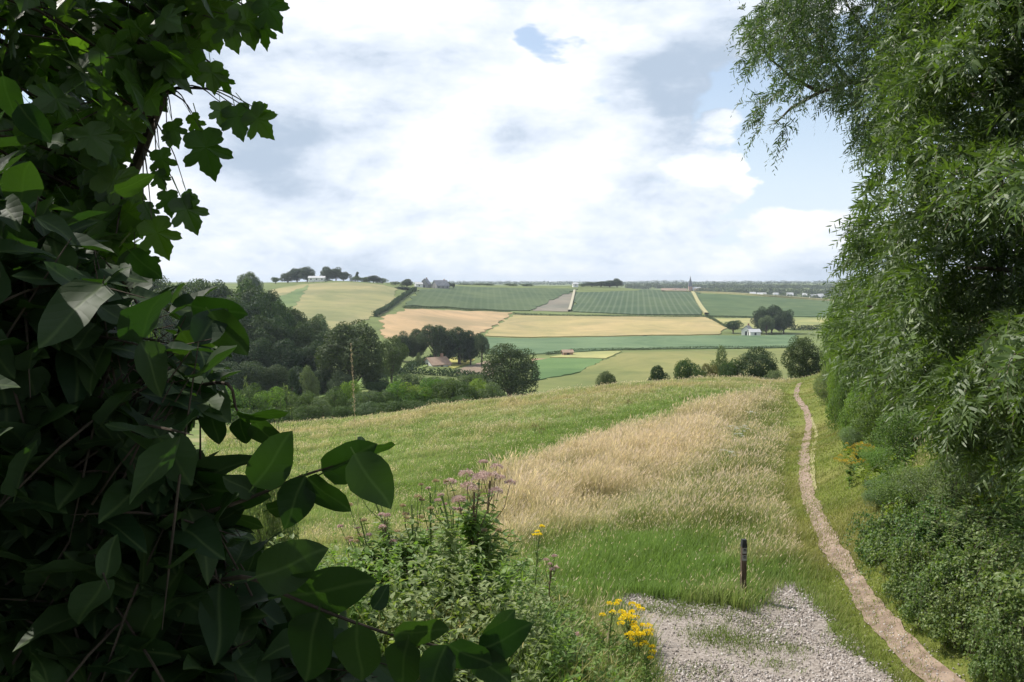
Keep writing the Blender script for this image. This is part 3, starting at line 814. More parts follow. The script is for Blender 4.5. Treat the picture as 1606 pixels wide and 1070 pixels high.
def tree_parts(H, rx, trunkh, n, leaf, nl, top=None, lob=(.30, .46), trunk=True):
    rz = (H - trunkh) / 2; zc = trunkh + rz
    P, N, C, R = crown_leaves(n, rx * .86, rz * .88, zc, leaf, nl, lob, top=top)
    P[:, 2] = np.maximum(P[:, 2], .05)
    m = MB()
    D = nrm(np.cross(N, rdir(len(P))) + np.array([0, 0, -.25]))
    m.leaves(DIAM, P, D, N, leaf * rng.uniform(.6, 1.3, len(P)))
    b = MB(); r0 = H * .022 + .05
    b.tube([(0, 0, -.8), (0.02 * H, 0, trunkh * .6), (.01 * H, .02 * H, zc), (0, 0, zc + rz * .5)], [r0 * 1.4, r0, r0 * .6, r0 * .2], 7)
    for i in range(min(7, nl)):
        s0 = np.array([.015 * H, .01 * H, trunkh * rng.uniform(.6, 1.1) + .1 * H]); e = C[i]
        b.tube([s0, s0 * .5 + e * .5 + np.array([0, 0, .03 * H]), e], [r0 * .5, r0 * .33, r0 * .12], 5)
    return m, b

PROTO = {}
def proto(key, mat, **kw):
    m, b = tree_parts(**kw)
    PROTO[key] = (m.mesh("crown", LEAFC[mat]), b.mesh("trunk", bark_m), kw['H'], kw['rx'])
for i in range(4): proto('dark%d' % i, 'dark', H=16, rx=6.2, trunkh=-.6, n=21000, leaf=.46, nl=36)
for i in range(2): proto('mid%d' % i, 'mid', H=16, rx=6.0, trunkh=.6, n=12000, leaf=.5, nl=26)
for i in range(2): proto('tall%d' % i, 'dark', H=16, rx=3.6, trunkh=1.2, n=9000, leaf=.45, nl=26, lob=(.38, .58))
proto('bare', 'dark', H=16, rx=4.6, trunkh=5.5, n=9000, leaf=.45, nl=22, lob=(.38, .55))
proto('grey0', 'grey', H=10, rx=4.4, trunkh=.1, n=9000, leaf=.4, nl=22)
for i in range(2): proto('round%d' % i, 'dark', H=10, rx=4.3, trunkh=-1.3, n=30000, leaf=.27, nl=46, lob=(.34, .5))
for i in range(3): proto('bush%d' % i, 'mid', H=4, rx=2.7, trunkh=-.3, n=7000, leaf=.20, nl=22)
for i in range(3): proto('bright%d' % i, 'bright', H=4, rx=2.7, trunkh=-.3, n=7000, leaf=.20, nl=20)
for i in range(2): proto('greyb%d' % i, 'grey', H=4, rx=2.5, trunkh=-.3, n=6000, leaf=.18, nl=18)
proto('brownb', 'brown', H=4, rx=2.5, trunkh=-.3, n=6000, leaf=.18, nl=18)
proto('cone', 'dark', H=12, rx=3.2, trunkh=.6, n=6000, leaf=.4, nl=26, top='cone')
proto('conebush', 'dark', H=4, rx=2.2, trunkh=-.3, n=7000, leaf=.17, nl=24, top='cone')
PROTO_N = {}


def tree(key, px, top, wpx, d, label, cat='tree', group=None, name='broadleaf_tree', base=None):
    """a tree d metres ahead whose crown tops out at photo row top and is wpx photo pixels wide"""
    me_c, me_t, H, rx = PROTO[key]
    x = (px - 803) / F * d
    z = float(hgt(x, d)); zt = at(px, top, d)[2]
    if base is not None: z = max(z, at(px, base, d)[2] - .3) if False else z
    h = max(zt - z, .8); sc_h = h / H; sc_w = wpx / F * d / (2 * rx) * 1.16
    t = thing(name, (x, d, z), label, cat, group, rng.uniform(0, 6.28), (sc_w, sc_w, sc_h))
    c = bpy.data.objects.new("crown", me_c); COL.objects.link(c); c.parent = t
    b = bpy.data.objects.new("trunk" if H > 5 else "stem", me_t); COL.objects.link(b); b.parent = t
    return t

# the wood on the near side of the valley
WL = 'tall dark broadleaf tree in the dense wood above the hedge bushes'; WG = 'trees of the valley wood'
wood = [(235, 410, 90, 250, 'dark0'), (285, 419, 85, 262, 'mid0'), (330, 421, 78, 258, 'dark1'), (372, 427, 70, 262, 'mid1'), (405, 438, 60, 256, 'dark2'), (432, 450, 52, 250, 'dark3'),
        (260, 436, 80, 222, 'dark1'), (312, 438, 74, 226, 'dark3'), (355, 444, 68, 224, 'mid0'), (395, 452, 62, 222, 'dark0'), (428, 460, 55, 222, 'mid1'), (458, 472, 52, 228, 'dark2'), (482, 486, 48, 232, 'dark1'),
        (240, 462, 74, 195, 'dark2'), (290, 470, 70, 196, 'dark0'), (335, 468, 64, 195, 'dark1'), (372, 480, 60, 194, 'dark3'), (408, 484, 58, 194, 'dark2'), (440, 492, 52, 196, 'dark0'), (470, 500, 50, 200, 'dark3'), (497, 508, 44, 206, 'dark1'),
        (220, 480, 70, 180, 'dark3'), (350, 510, 56, 182, 'dark2'), (395, 518, 50, 184, 'dark1'), (450, 524, 50, 186, 'dark2'), (490, 530, 46, 190, 'dark0')]
for px, top, w, d, key in wood: tree(key, px, top, w * 1.15, d, WL, 'tree', WG)
tree('dark1', 552, 488, 98, 183, 'massive dark round-topped tree at the end of the valley wood', 'tree')
tree('mid1', 612, 521, 52, 214, 'greyish green tree beside the massive dark tree ending the wood', 'tree')
tree('grey0', 497, 487, 46, 300, 'pale grey-green tree peeping over the edge of the wood', 'tree')
tree('cone', 457, 564, 27, 150, 'slim pointed young tree in front of the wood, darker of two', 'tree', name='young_tree')
tree('grey0', 482, 567, 30, 150, 'slim pale young tree in front of the wood, lighter of two', 'tree', name='young_tree')
for px, top, w, d in ((388, 419, 38, 560), (402, 428, 26, 560)):
    tree('mid0', px, top, w, d, 'hazy tree showing above the roofline of the valley wood', 'tree', 'hazy trees above the wood')
for px, top, w, d in ((250, 560, 70, 172), (300, 556, 70, 174), (350, 562, 64, 172), (395, 560, 60, 176), (432, 566, 50, 178), (470, 570, 48, 180), (508, 572, 50, 182), (585, 572, 40, 196), (536, 578, 44, 176)):
    tree('round%d' % (px % 2), px, top, w, d, 'dark understorey bush filling the foot of the valley wood', 'bush', 'understorey of the valley wood', name='understorey_bush')
# round tree, small tree group by the farm
tree('round0', 800, 529, 84, 166, 'large dark round bushy tree standing alone where meadow meets valley', 'tree', name='round_tree')
grp = [(632, 518, 34, 300, 'dark0'), (654, 511, 40, 305, 'dark2'), (681, 501, 42, 298, 'tall0'), (703, 508, 40, 306, 'dark1'), (722, 505, 38, 300, 'tall1'), (738, 516, 34, 303, 'dark3')]
for px, top, w, d, key in grp:
    tree(key, px, top, w, d, 'dark tree in the clump behind the grey-roofed farmhouse', 'tree', 'trees behind the farmhouse')
tree('bare', 755, 519, 24, 296, 'small tree with bare trunk at the open end of the farm clump', 'tree')
tree('greyb0', 655, 552, 12, 280, 'small pale orchard bush beside the yellow farm field', 'bush', name='small_bush')
tree('greyb1', 730, 548, 26, 312, 'pale shrub under the tree clump by the yellow field', 'bush', name='small_bush')
# hedgerow bushes beyond the meadow
HB = [(362, 606, 50, 118, 'bright0'), (388, 600, 54, 120, 'bush0'), (418, 602, 52, 119, 'bright1'), (448, 598, 50, 122, 'bush1'), (476, 612, 46, 117, 'bush2'), (502, 622, 40, 113, 'greyb0'), (522, 606, 50, 120, 'bush0'),
      (548, 596, 40, 126, 'bright2'), (570, 606, 46, 119, 'greyb1'), (597, 604, 50, 120, 'bush1'), (622, 598, 48, 122, 'bright0'), (650, 596, 48, 123, 'bright1'), (676, 592, 52, 124, 'bright2'), (703, 592, 46, 122, 'bush2'),
      (726, 596, 44, 122, 'bush0'), (750, 594, 48, 124, 'bright0'), (772, 598, 40, 121, 'greyb0')]
for px, top, w, d, key in HB:
    lab = {'bri': 'yellow-green bush in the hedgerow between meadow and valley', 'bus': 'dull green bush in the hedgerow between meadow and valley', 'gre': 'greyish bush in the hedgerow between meadow and valley'}[key[:3]]
    tree(key, px, top, w * 1.2, d, lab, 'bush', {'bri': 'yellow-green hedgerow bushes', 'bus': 'dull green hedgerow bushes', 'gre': 'greyish hedgerow bushes'}[key[:3]], name='hedgerow_bush')
# second, lower row
for px, top, w, d, key in ((540, 632, 40, 110, 'bush1'), (575, 630, 44, 110, 'greyb0'), (612, 628, 46, 109, 'bush2'), (480, 634, 40, 111, 'bush0'), (650, 626, 40, 109, 'bush0'), (430, 640, 46, 112, 'bush2'), (385, 636, 46, 114, 'bush1'), (690, 622, 40, 108, 'bush1'), (725, 620, 36, 106, 'bush2')):
    tree(key, px, top, w * 1.1, d, 'low shaded bush at the foot of the meadow hedgerow', 'bush', 'low bushes at the hedgerow foot', name='hedgerow_bush')
for px, top, w, d, key in ((640, 584, 50, 190, 'bush0'), (690, 588, 60, 190, 'bush1'), (740, 586, 54, 190, 'bush2'), (595, 594, 50, 180, 'bush1')):
    tree(key, px, top, w, d, 'dark garden bush between hedgerow and farmhouse', 'bush', 'dark bushes before the farmhouse', name='garden_bush')
# bushes on the crest of the meadow
tree('round1', 953, 577, 33, 108, 'small lone dark bush on the meadow crest beside green field', 'bush', name='crest_bush')
tree('conebush', 1033, 562, 44, 110, 'pointed dark bush on the meadow crest', 'bush', name='crest_bush')
tree('bush1', 1085, 553, 54, 111, 'broad olive bush on the crest beside the pointed dark bush', 'bush', name='crest_bush')
tree('greyb0', 1131, 541, 38, 118, 'pale upright shrub between two dark crest bushes', 'bush', name='crest_bush')
tree('brownb', 1112, 566, 34, 114, 'low brownish shrub beneath the pale upright shrub', 'bush', name='crest_bush')
tree('bush2', 1150, 560, 40, 112, 'low green shrub leaning on the big dark crest bush', 'bush', name='crest_bush')
tree('round0', 1187, 537, 68, 112, 'biggest dark round bush on the meadow crest', 'bush', name='crest_bush')
tree('greyb1', 1215, 576, 34, 104, 'low grey-green scrub where the crest meets the footpath', 'bush', name='crest_bush')
tree('round1', 1262, 520, 60, 97, 'leaning dark bush standing where the footpath vanishes', 'bush', name='path_bush')
# clump and house out in the far fields
for px, top, w, key, lab in ((1194, 479, 32, 'dark0', 'dark tree of the far field clump nearest the white farmhouse'), (1212, 474, 36, 'dark2', 'tallest dark tree in the far field clump'), (1229, 480, 32, 'dark1', 'dark tree ending the far field clump opposite the farmhouse')):
    tree(key, px, top, w, 478 + rng.uniform(-6, 10), lab, 'tree')
tree('grey0', 1202, 492, 26, 470, 'paler tree in front of the far field clump', 'tree')
tree('mid0', 1151, 499, 27, 480, 'small round tree on the open side of the white farmhouse', 'tree')
# hilltop trees
hill = [(452, 426, 28, 800, 'dark0'), (466, 417, 26, 805, 'dark1'), (483, 416, 24, 800, 'dark2'), (433, 433, 14, 790, 'mid0')]
for px, top, w, d, key in hill: tree(key, px, top, w, d, 'tree of the hilltop clump beside the low white barn', 'tree', 'hilltop trees beside the white barn')
for px, top, w, d, key in ((515, 417, 24, 800, 'dark3'), (528, 418, 24, 802, 'dark0'), (540, 424, 20, 800, 'dark1')):
    tree(key, px, top, w, d, 'tree of the flat-topped hilltop clump beyond the barn', 'tree', 'flat-topped hilltop clump')
tree('cone', 561, 423, 9, 800, 'small pointed conifer on the hilltop skyline', 'tree', name='conifer')
for px, top, w, d, key in ((558, 433, 20, 798, 'bush0'), (572, 433, 20, 800, 'bush1'), (587, 431, 24, 800, 'dark2'), (600, 436, 18, 800, 'bush2'), (620, 441, 16, 800, 'bush0')):
    tree(key, px, top, w, d, 'low bush in the skyline row beside the small conifer', 'bush', 'bushes along the hilltop skyline', name='skyline_bush')
tree('dark3', 638, 437, 20, 775, 'tall narrow tree atop the hedge dividing the hill fields', 'tree')
for px, top, w, d, key in ((632, 449, 22, 735, 'dark1'), (640, 452, 24, 742, 'dark0')):
    tree(key, px, top, w, d, 'bushy tree on the hedge between pasture and vineyard', 'tree', 'trees on the dividing hedge')
for px, top, w, d, key in ((667, 437, 10, 850, 'tall0'), (692, 438, 15, 850, 'mid0'), (704, 441, 8, 850, 'tall1'), (711, 443, 6, 850, 'tall0')):
    tree(key, px, top, w, d, 'small tree beside the grey hilltop houses', 'tree', 'trees by the grey hilltop houses')
for px in (728, 752, 764, 800, 826):
    tree('bush%d' % (px % 3), px, 444.5, 22, 1000, 'tiny hazy bush along the vineyard skyline', 'bush', 'hazy skyline bushes', name='skyline_bush')
for px, top, w, key in ((914, 445, 16, 'bush0'), (928, 442, 24, 'dark0'), (942, 440, 26, 'dark1'), (956, 438.5, 24, 'dark2'), (968, 436, 18, 'dark3')):
    tree(key, px, top, w, 1000, 'dark tree of the copse above the striped vineyard', 'tree', 'copse above the striped vineyard')
tree('round1', 1012, 526, 8, 455, 'tiny dark bush alone in the blue-green field', 'bush', name='field_bush')

# field hedges
def hedge(pts, h, w, label, mat='dark', n=None, wobble=.35):
    L = resample(hits(pts)[:, :2], 1.0); z = hgt(L[:, 0], L[:, 1])
    n = n or int(min(16000, len(L) * 40))
    k = rng.integers(0, len(L), n); hh = h * (1 - wobble + wobble * vnoise(L[:, 0], L[:, 1], 9, 3))
    ang = rng.uniform(0, 2 * np.pi, n); r = np.sqrt(rng.uniform(.2, 1, n))
    P = np.column_stack([L[k, 0] + rng.normal(0, .6, n), L[k, 1] + np.cos(ang) * r * w / 2, z[k] + hh[k] * (.5 + .5 * np.sin(ang) * r)])
    c = L.mean(0); o = np.array([c[0], c[1], float(hgt(c[0], c[1]))])
    t = tag(MB().leaves(DIAM, P - o, rdir(n), rdir(n), np.full(n, .22 * h + .1)).build('field_hedge', LEAFC[mat]), label, 'hedge')
    t.location = tuple(o)
    return t
hedge([(588, 497), (604, 488), (620, 476), (634, 466), (652, 455)], 3.6, 3, 'dark hedge climbing the hill between pasture and vineyard')
hedge([(806, 493.5), (860, 495.5), (960, 497.5), (1050, 498), (1120, 498), (1180, 499)], 1.8, 2, 'thin dark hedge between striped vineyard and wheat field')
hedge([(633, 483.5), (700, 484), (752, 488), (800, 489.5)], 1.8, 2, 'thin hedge between dark vineyard and reddish wheat field')
hedge([(858, 557), (900, 551.5), (985, 549.5), (1100, 547.5), (1235, 546)], 1.4, 1.5, 'low dark hedge at the near edge of the blue-green field')
hedge([(640, 581), (655, 575), (680, 566), (700, 559)], 2.2, 2, 'clipped garden hedge beside the farmhouse drive', 'dark', wobble=.1)
hedge([(544, 440), (580, 444), (620, 449), (650, 452)], 3, 3, 'skyline hedge along the top of the pasture')
hedge([(480, 446), (510, 443), (544, 440)], 3, 3, 'skyline hedge in front of the low white barn')
hedge([(1108, 496), (1120, 503), (1140, 515)], 1.5, 2, 'short hedge on the slope leading down to the white farmhouse')
hedge([(1240, 518), (1270, 518), (1310, 517.5)], 3.5, 3, 'dark hedge running on from the far field clump')
hedge([(600, 592), (640, 586), (700, 590), (760, 596)], 2.5, 2.5, 'dark hedge across the valley in front of the farmhouse', 'dark')

# buildings
white_m = solid_mat("white_wall", (.72, .71, .68), (.80, .79, .76), 1.2, .9, 0)
grey_r = solid_mat("grey_roof", (.20, .20, .21), (.28, .28, .29), .8, .85, 0)
red_r = solid_mat("red_roof", (.30, .205, .145), (.37, .27, .2), .8, .85, 0)
slate_m = solid_mat("slate_roof", (.10, .10, .12), (.15, .15, .17), .8, .8, 0)
brick_m = solid_mat("brick_wall", (.33, .20, .15), (.40, .26, .2), 1.2, .9, 0)
stone_w = solid_mat("stone_wall", (.27, .26, .25), (.34, .33, .31), 1.2, .9, 0)
pale_r = solid_mat("pale_roof", (.42, .42, .42), (.5, .5, .5), .8, .7, 0)
win_m = solid_mat("window_glass", (.03, .035, .045), (.05, .055, .06), 1, .2, 0)


def house(px, py, d, L, Wd, hw, hr, rz, wall, roof, label, cat='house', name='house', chimney=True, lift=0.0, group=None):
    x = (px - 803) / F * d; z = float(hgt(x, d)) + lift
    t = thing(name, (x, d, z), label, cat, group, rz)
    MB().box((0, 0, hw / 2 - 1), (L, Wd, hw + 2)).poly([(-L / 2, -Wd / 2, hw), (-L / 2, Wd / 2, hw), (-L / 2, 0, hw + hr * .97), (L / 2, -Wd / 2, hw), (L / 2, Wd / 2, hw), (L / 2, 0, hw + hr * .97)], [(0, 2, 1), (3, 4, 5)]).build('wall', wall, t)
    e = .4; r = MB()
    for s_ in (-1, 1):
        a = [(-L / 2 - e, s_ * (Wd / 2 + e), hw - .2), (L / 2 + e, s_ * (Wd / 2 + e), hw - .2), (L / 2 + e, 0, hw + hr), (-L / 2 - e, 0, hw + hr)]
        b = [(p[0], p[1], p[2] + .25) for p in a]
        r.poly(a + b, [(0, 1, 2, 3), (7, 6, 5, 4), (0, 4, 5, 1), (1, 5, 6, 2), (2, 6, 7, 3), (3, 7, 4, 0)])
    ro = r.build('roof', roof, t)
    if chimney: MB().box((L * .3, 0, hw + hr + .5), (.8, .8, 1.6)).build('chimney', brick_m, ro)
    nwin = max(1, int(L / 4))
    for i in range(nwin):
        MB().box((-L / 2 + (i + .5) * L / nwin, -Wd / 2 - .02, hw * .5), (1.1, .1, 1.3)).build('window', win_m, t)
    MB().box((-L / 2 - .02, 0, 1.05), (.1, 1.0, 2.1)).build('door', win_m, t)
    return t
house(684, 575, 292, 7.5, 6.5, 1.5, 2.2, math.radians(40), white_m, red_r, 'white farmhouse with red roof among small fields in the valley', name='farmhouse', lift=-.9)
house(1173, 515, 470, 6, 5, 2.6, 2.4, math.radians(60), white_m, grey_r, 'white farmhouse beside the dark tree clump in the far fields', name='farmhouse')
house(1183, 520, 466, 6, 4, 1.9, 1.4, math.radians(10), white_m, pale_r, 'low pale outbuilding between the white farmhouse and the tree clump', 'barn', 'outbuilding', False)
house(498, 440, 792, 15, 7, 2.4, 1.6, math.radians(4), white_m, pale_r, 'low white barn on the hilltop between two tree clumps', 'barn', 'barn', False, 1.0)
house(668, 450, 842, 11, 8, 3.0, 5.5, math.radians(80), stone_w, grey_r, 'steep grey-roofed house on the hill skyline nearer the dividing hedge')
house(691, 450, 842, 15, 9, 3.0, 5.2, math.radians(40), stone_w, grey_r, 'larger grey-roofed house on the hill skyline above the dark vineyard')
house(657, 451, 836, 7, 6, 2.8, 1.6, .3, white_m, pale_r, 'tiny white shed beside the steep grey-roofed house', 'shed', 'shed', False)
house(890, 557, 345, 4.0, 3.0, 1.3, .8, .2, brick_m, red_r, 'small brown field shelter at the edge of the yellow strip', 'shed', 'field_shelter', False)
house(902, 458, 985, 6, 5, 2.4, 1.6, .2, white_m, pale_r, 'pale hut at the top corner of the striped vineyard', 'shed', 'hut', False, 1.0)
# church of the village on the horizon
d = 1700; x = (1082 - 803) / F * d; zb = at(1082, 459, d)[2]; zg = float(hgt(x, d))
ch = thing('church', (x, d, zg), 'church with slim dark spire rising over the distant village', 'church')
hb = zb - zg
MB().box((0, 0, (hb + 12) / 2), (7, 7, hb + 12)).build('tower', brick_m, ch)
MB().poly([(-3.8, -3.8, hb + 12), (3.8, -3.8, hb + 12), (3.8, 3.8, hb + 12), (-3.8, 3.8, hb + 12), (0, 0, hb + 33)], [(0, 1, 4), (1, 2, 4), (2, 3, 4), (3, 0, 4)]).build('spire', slate_m, ch)
nv = MB().box((12, 0, (hb + 5) / 2), (17, 11, hb + 5)).build('nave', white_m, ch)
MB().poly([(3.6, -6.3, hb + 5), (21, -6.3, hb + 5), (21, 6.3, hb + 5), (3.6, 6.3, hb + 5), (3.6, 0, hb + 11), (21, 0, hb + 11)], [(0, 1, 5, 4), (2, 3, 4, 5), (1, 2, 5), (3, 0, 4)]).build('roof', pale_r, ch)
for i, (px, py, d, L, m_w, m_r) in enumerate(((1046, 459.5, 1650, 22, white_m, red_r), (1058, 459, 1660, 18, brick_m, red_r), (1068, 459, 1640, 20, brick_m, red_r), (1096, 459.5, 1650, 18, white_m, red_r), (1104, 460, 1660, 20, brick_m, red_r))):
    zz = at(px, py, d)[2] - float(hgt((px - 803) / F * d, d))
    house(px, py, d, L, 10, 5, 5, rng.uniform(-.3, .3), m_w, m_r, 'distant village house near the church spire', group='village houses near the church', chimney=False, lift=max(0, zz - 5), name='village_house')
for i, (px, py, d, L) in enumerate(((1180, 462, 1330, 14), (1194, 463, 1335, 22), (1216, 463, 1330, 14), (1238, 463, 1335, 16), (1278, 466, 1250, 24), (1286, 465, 1255, 14), (1262, 464, 1300, 12))):
    zz = at(px, py, d)[2] - float(hgt((px - 803) / F * d, d))
    house(px, py, d, L * .62, 7, 3.5, 3.2, rng.uniform(-.5, .5), white_m, pale_r, 'white house half hidden in the distant wooded village', group='white houses in the far woods', chimney=False, lift=max(0, zz - 3), name='village_house')

# far woods: one mass of crowns on the horizon
def forest(name, pts, n, H, rx, mat, label, leaf=2.0):
    m = MB()
    for px, d, top in pts:
        x = (px - 803) / F * d; z0 = float(hgt(x, d)); zt = at(px, top, d)[2]; h = max(5, zt - z0)
        P, N, C, R = crown_leaves(n, rx * rng.uniform(.8, 1.3), h * .5, h * .5, leaf, 9, (.4, .6))
        m.leaves(DIAM, P + np.array([x, d, z0]), nrm(np.cross(N, rdir(len(P)))), N, leaf * rng.uniform(.7, 1.3, len(P)))
    return tag(m.build(name, LEAFC[mat]), label, None, None, 'stuff')
pts = []
for px in np.arange(985, 1420, 5.5):
    j = rng.uniform(-1.2, 1.2)
    pts.append((px, 1950 + rng.uniform(-60, 60), 445.5 + j + (1.2 if px > 1150 else 0)))
for px in np.arange(1090, 1420, 7):
    pts.append((px + rng.uniform(-2, 2), 1550 + rng.uniform(-50, 50), 451 + rng.uniform(-1.5, 1.5) + (px - 1090) * .006))
for px in np.arange(1110, 1420, 8):
    pts.append((px + rng.uniform(-3, 3), 1240 + rng.uniform(-40, 40), 458.5 + rng.uniform(-1.5, 2) + (px - 1110) * .026))
forest('forest', pts, 560, 18, 9.5, 'dark', None)
pts = [(px, 3000 + rng.uniform(-200, 200), 442.6 + rng.uniform(-1.2, .8) - 2 * math.exp(-((px - 1050) / 25) ** 2)) for px in np.arange(700, 1420, 6)]
forest('forest', pts, 130, 20, 14, 'dark', None, 4)

# ------------------------------------------------------------------ waymarker post
wood_m = solid_mat("weathered_wood", (.055, .040, .028), (.12, .088, .062), 7, .9, .5, .006, 6, stretch=(4, 4, .5))
dark_m = solid_mat("dark_cap", (.02, .022, .024), (.035, .037, .04), 9, .6, .1)
plate_m = solid_mat("pale_plate", (.22, .22, .215), (.30, .30, .29), 30, .5, .1)
mark_m = solid_mat("dark_mark", (.03, .03, .035), (.05, .05, .055), 30, .6, 0)
pp = hit(1165, 940)
post = thing('waymarker_post', tuple(pp), 'slim dark wooden waymarker post with two pale plates beside the gravel', 'post', rz=math.radians(4))
ht = float(at(1165, 846, pp[1])[2] - pp[2])
me = MB().box((0, 0, (ht - .10) / 2 - .15), (.078, .078, ht - .10 + .30), 0, .97).build('shaft', wood_m, post)
bm_ = MB().box((0, 0, ht - .05), (.080, .080, .10), 0, .80).build('cap', dark_m, post)
MB().box((0, 0, ht - .104), (.084, .084, .012)).build('collar', mark_m, post)
for k, zc in enumerate((ht - .165, ht - .275)):
    pl = MB().box((0, -.0425, zc), (.064, .008, .085)).build('plate', plate_m, post)
    MB().box((0, -.0475, zc), (.040, .003, .012)).poly([(-.028, -.049, zc - .006 + .02), (.0, -.049, zc + .034), (.028, -.049, zc + .014), (-.028, -.0465, zc - .006 + .02), (.0, -.0465, zc + .034), (.028, -.0465, zc + .014)], [(0, 1, 2), (5, 4, 3), (0, 3, 4, 1), (1, 4, 5, 2), (2, 5, 3, 0)]).build('arrow_mark', mark_m, pl)

# ------------------------------------------------------------------ weeds on the near bank
herb_m = leaf_mat("herb_leaf", (.09, .16, .035), (.20, .29, .075), .38, .5, .3, back=(.13, .18, .08))
herb2_m = leaf_mat("herb_leaf_pale", (.15, .2, .08), (.25, .29, .12), .35, .55, .3)
WEEDP = np.array([(-7, 12.6), (-3, 13), (-.6, 14.2), (.4, 14.2), (1.0, 13), (1.30, 12), (1.62, 10.6), (1.85, 9), (2.0, 7.2), (1.3, 5.2), (-.2, 4.6), (-7, 4.6)])
m = MB(); m2 = MB()
n = 8200
wx, wy = rng.uniform(-4.6, 2.0, n), rng.uniform(4.8, 14.2, n)
k = inside(wx, wy, WEEDP); wx, wy = wx[k], wy[k]; n = len(wx)
wz = hgt(wx, wy); edge = np.clip(seg_dist(wx, wy, WEEDP, True) / .8, .25, 1)
wh = (.16 + .62 * vnoise(wx, wy, .9, 21) ** 1.3 + .12 * rng.uniform(0, 1, n)) * edge * np.clip(1.25 - (wy - 8) * .08, .55, 1.1)
for i in range(n):
    nl = int(6 + 9 * wh[i] / .5); t_ = rng.uniform(.15, 1, nl)
    tip = np.array([rng.normal(0, .10), rng.normal(0, .10), 1.0]) * wh[i]
    P = np.array([wx[i], wy[i], wz[i] - .02]) + t_[:, None] * tip
    Dd = rdir(nl); Dd[:, 2] = np.abs(Dd[:, 2]) * .5 + rng.uniform(-.3, .5, nl)
    (m if vnoise(wx[i], wy[i], .6, 31) < .62 else m2).leaves(HERB if i % 3 else SMALL, P, Dd, np.array([0, 0, 1.0]) + .45 * rdir(nl), rng.uniform(.045, .105, nl) * (1.15 - .5 * t_))
tag(m.build("undergrowth", herb_m), kind='stuff'); tag(m2.build("undergrowth", herb2_m), kind='stuff')
m = MB()
n = 26000
x, y = rng.uniform(-4.8, 2.0, n), rng.uniform(5, 14.5, n); k = inside(x, y, WEEDP); x, y = x[k], y[k]
c_ = np.where((vnoise(x, y, .5, 9) > .55)[:, None], np.array([.30, .29, .11]), np.array([.15, .22, .05]))
blades(x, y, rng.uniform(.15, .6, len(x)) * np.clip(seg_dist(x, y, WEEDP, True) / .8, .35, 1), np.full(len(x), .008), c_, .45, .10, np.array([.5, .42, .25]))
tag(m.build("long_grass", grass_m, color=True), kind='stuff')

# ------------------------------------------------------------------ flowering plants
stem_m = solid_mat("stem", (.10, .09, .045), (.16, .10, .07), 20, .7, .1)
gstem_m = solid_mat("green_stem", (.10, .15, .04), (.15, .19, .06), 20, .7, .1)
pink_m = leaf_mat("pink_florets", (.46, .32, .28), (.72, .59, .52), .25, .8, .1, tcol=(1.1, 1.0, 1.0))
yel_m = leaf_mat("yellow_florets", (.82, .64, .02), (.95, .80, .05), .3, .6, .2, tcol=(1.1, 1.0, .8))
whi_m = leaf_mat("white_florets", (.62, .62, .55), (.8, .8, .74), .3, .7, .2, tcol=(1, 1, 1))
gold_m = leaf_mat("golden_florets", (.42, .30, .03), (.60, .42, .05), .3, .7, .2, tcol=(1.1, 1, .8))
straw_m = leaf_mat("straw_seed", (.36, .29, .17), (.56, .47, .31), .35, .7, .2, tcol=(1.1, 1.05, .9))
dock_m = leaf_mat("dock_seed", (.09, .05, .03), (.16, .085, .05), .2, .8, .1, tcol=(1.1, 1, .9))
FLOR = tpl_diamond(.9)


def flower_head(r, n, z, mat, parent, h=.4):
    a = rng.uniform(0, 2 * np.pi, n); q_ = np.sqrt(rng.uniform(0, 1, n)) * r
    P = np.column_stack([np.cos(a) * q_, np.sin(a) * q_, h * (r - q_ ** 2 / r) + rng.normal(0, .12 * r, n)]) + np.array(z)
    D = nrm(np.column_stack([np.cos(a) * q_ / r, np.sin(a) * q_ / r, rng.uniform(.3, 1, n)]) + .4 * rdir(n))
    return MB().leaves(FLOR, P, D, rdir(n), rng.uniform(.010, .019, n) * max(1, r / .06)).build('flower_head', mat, parent)


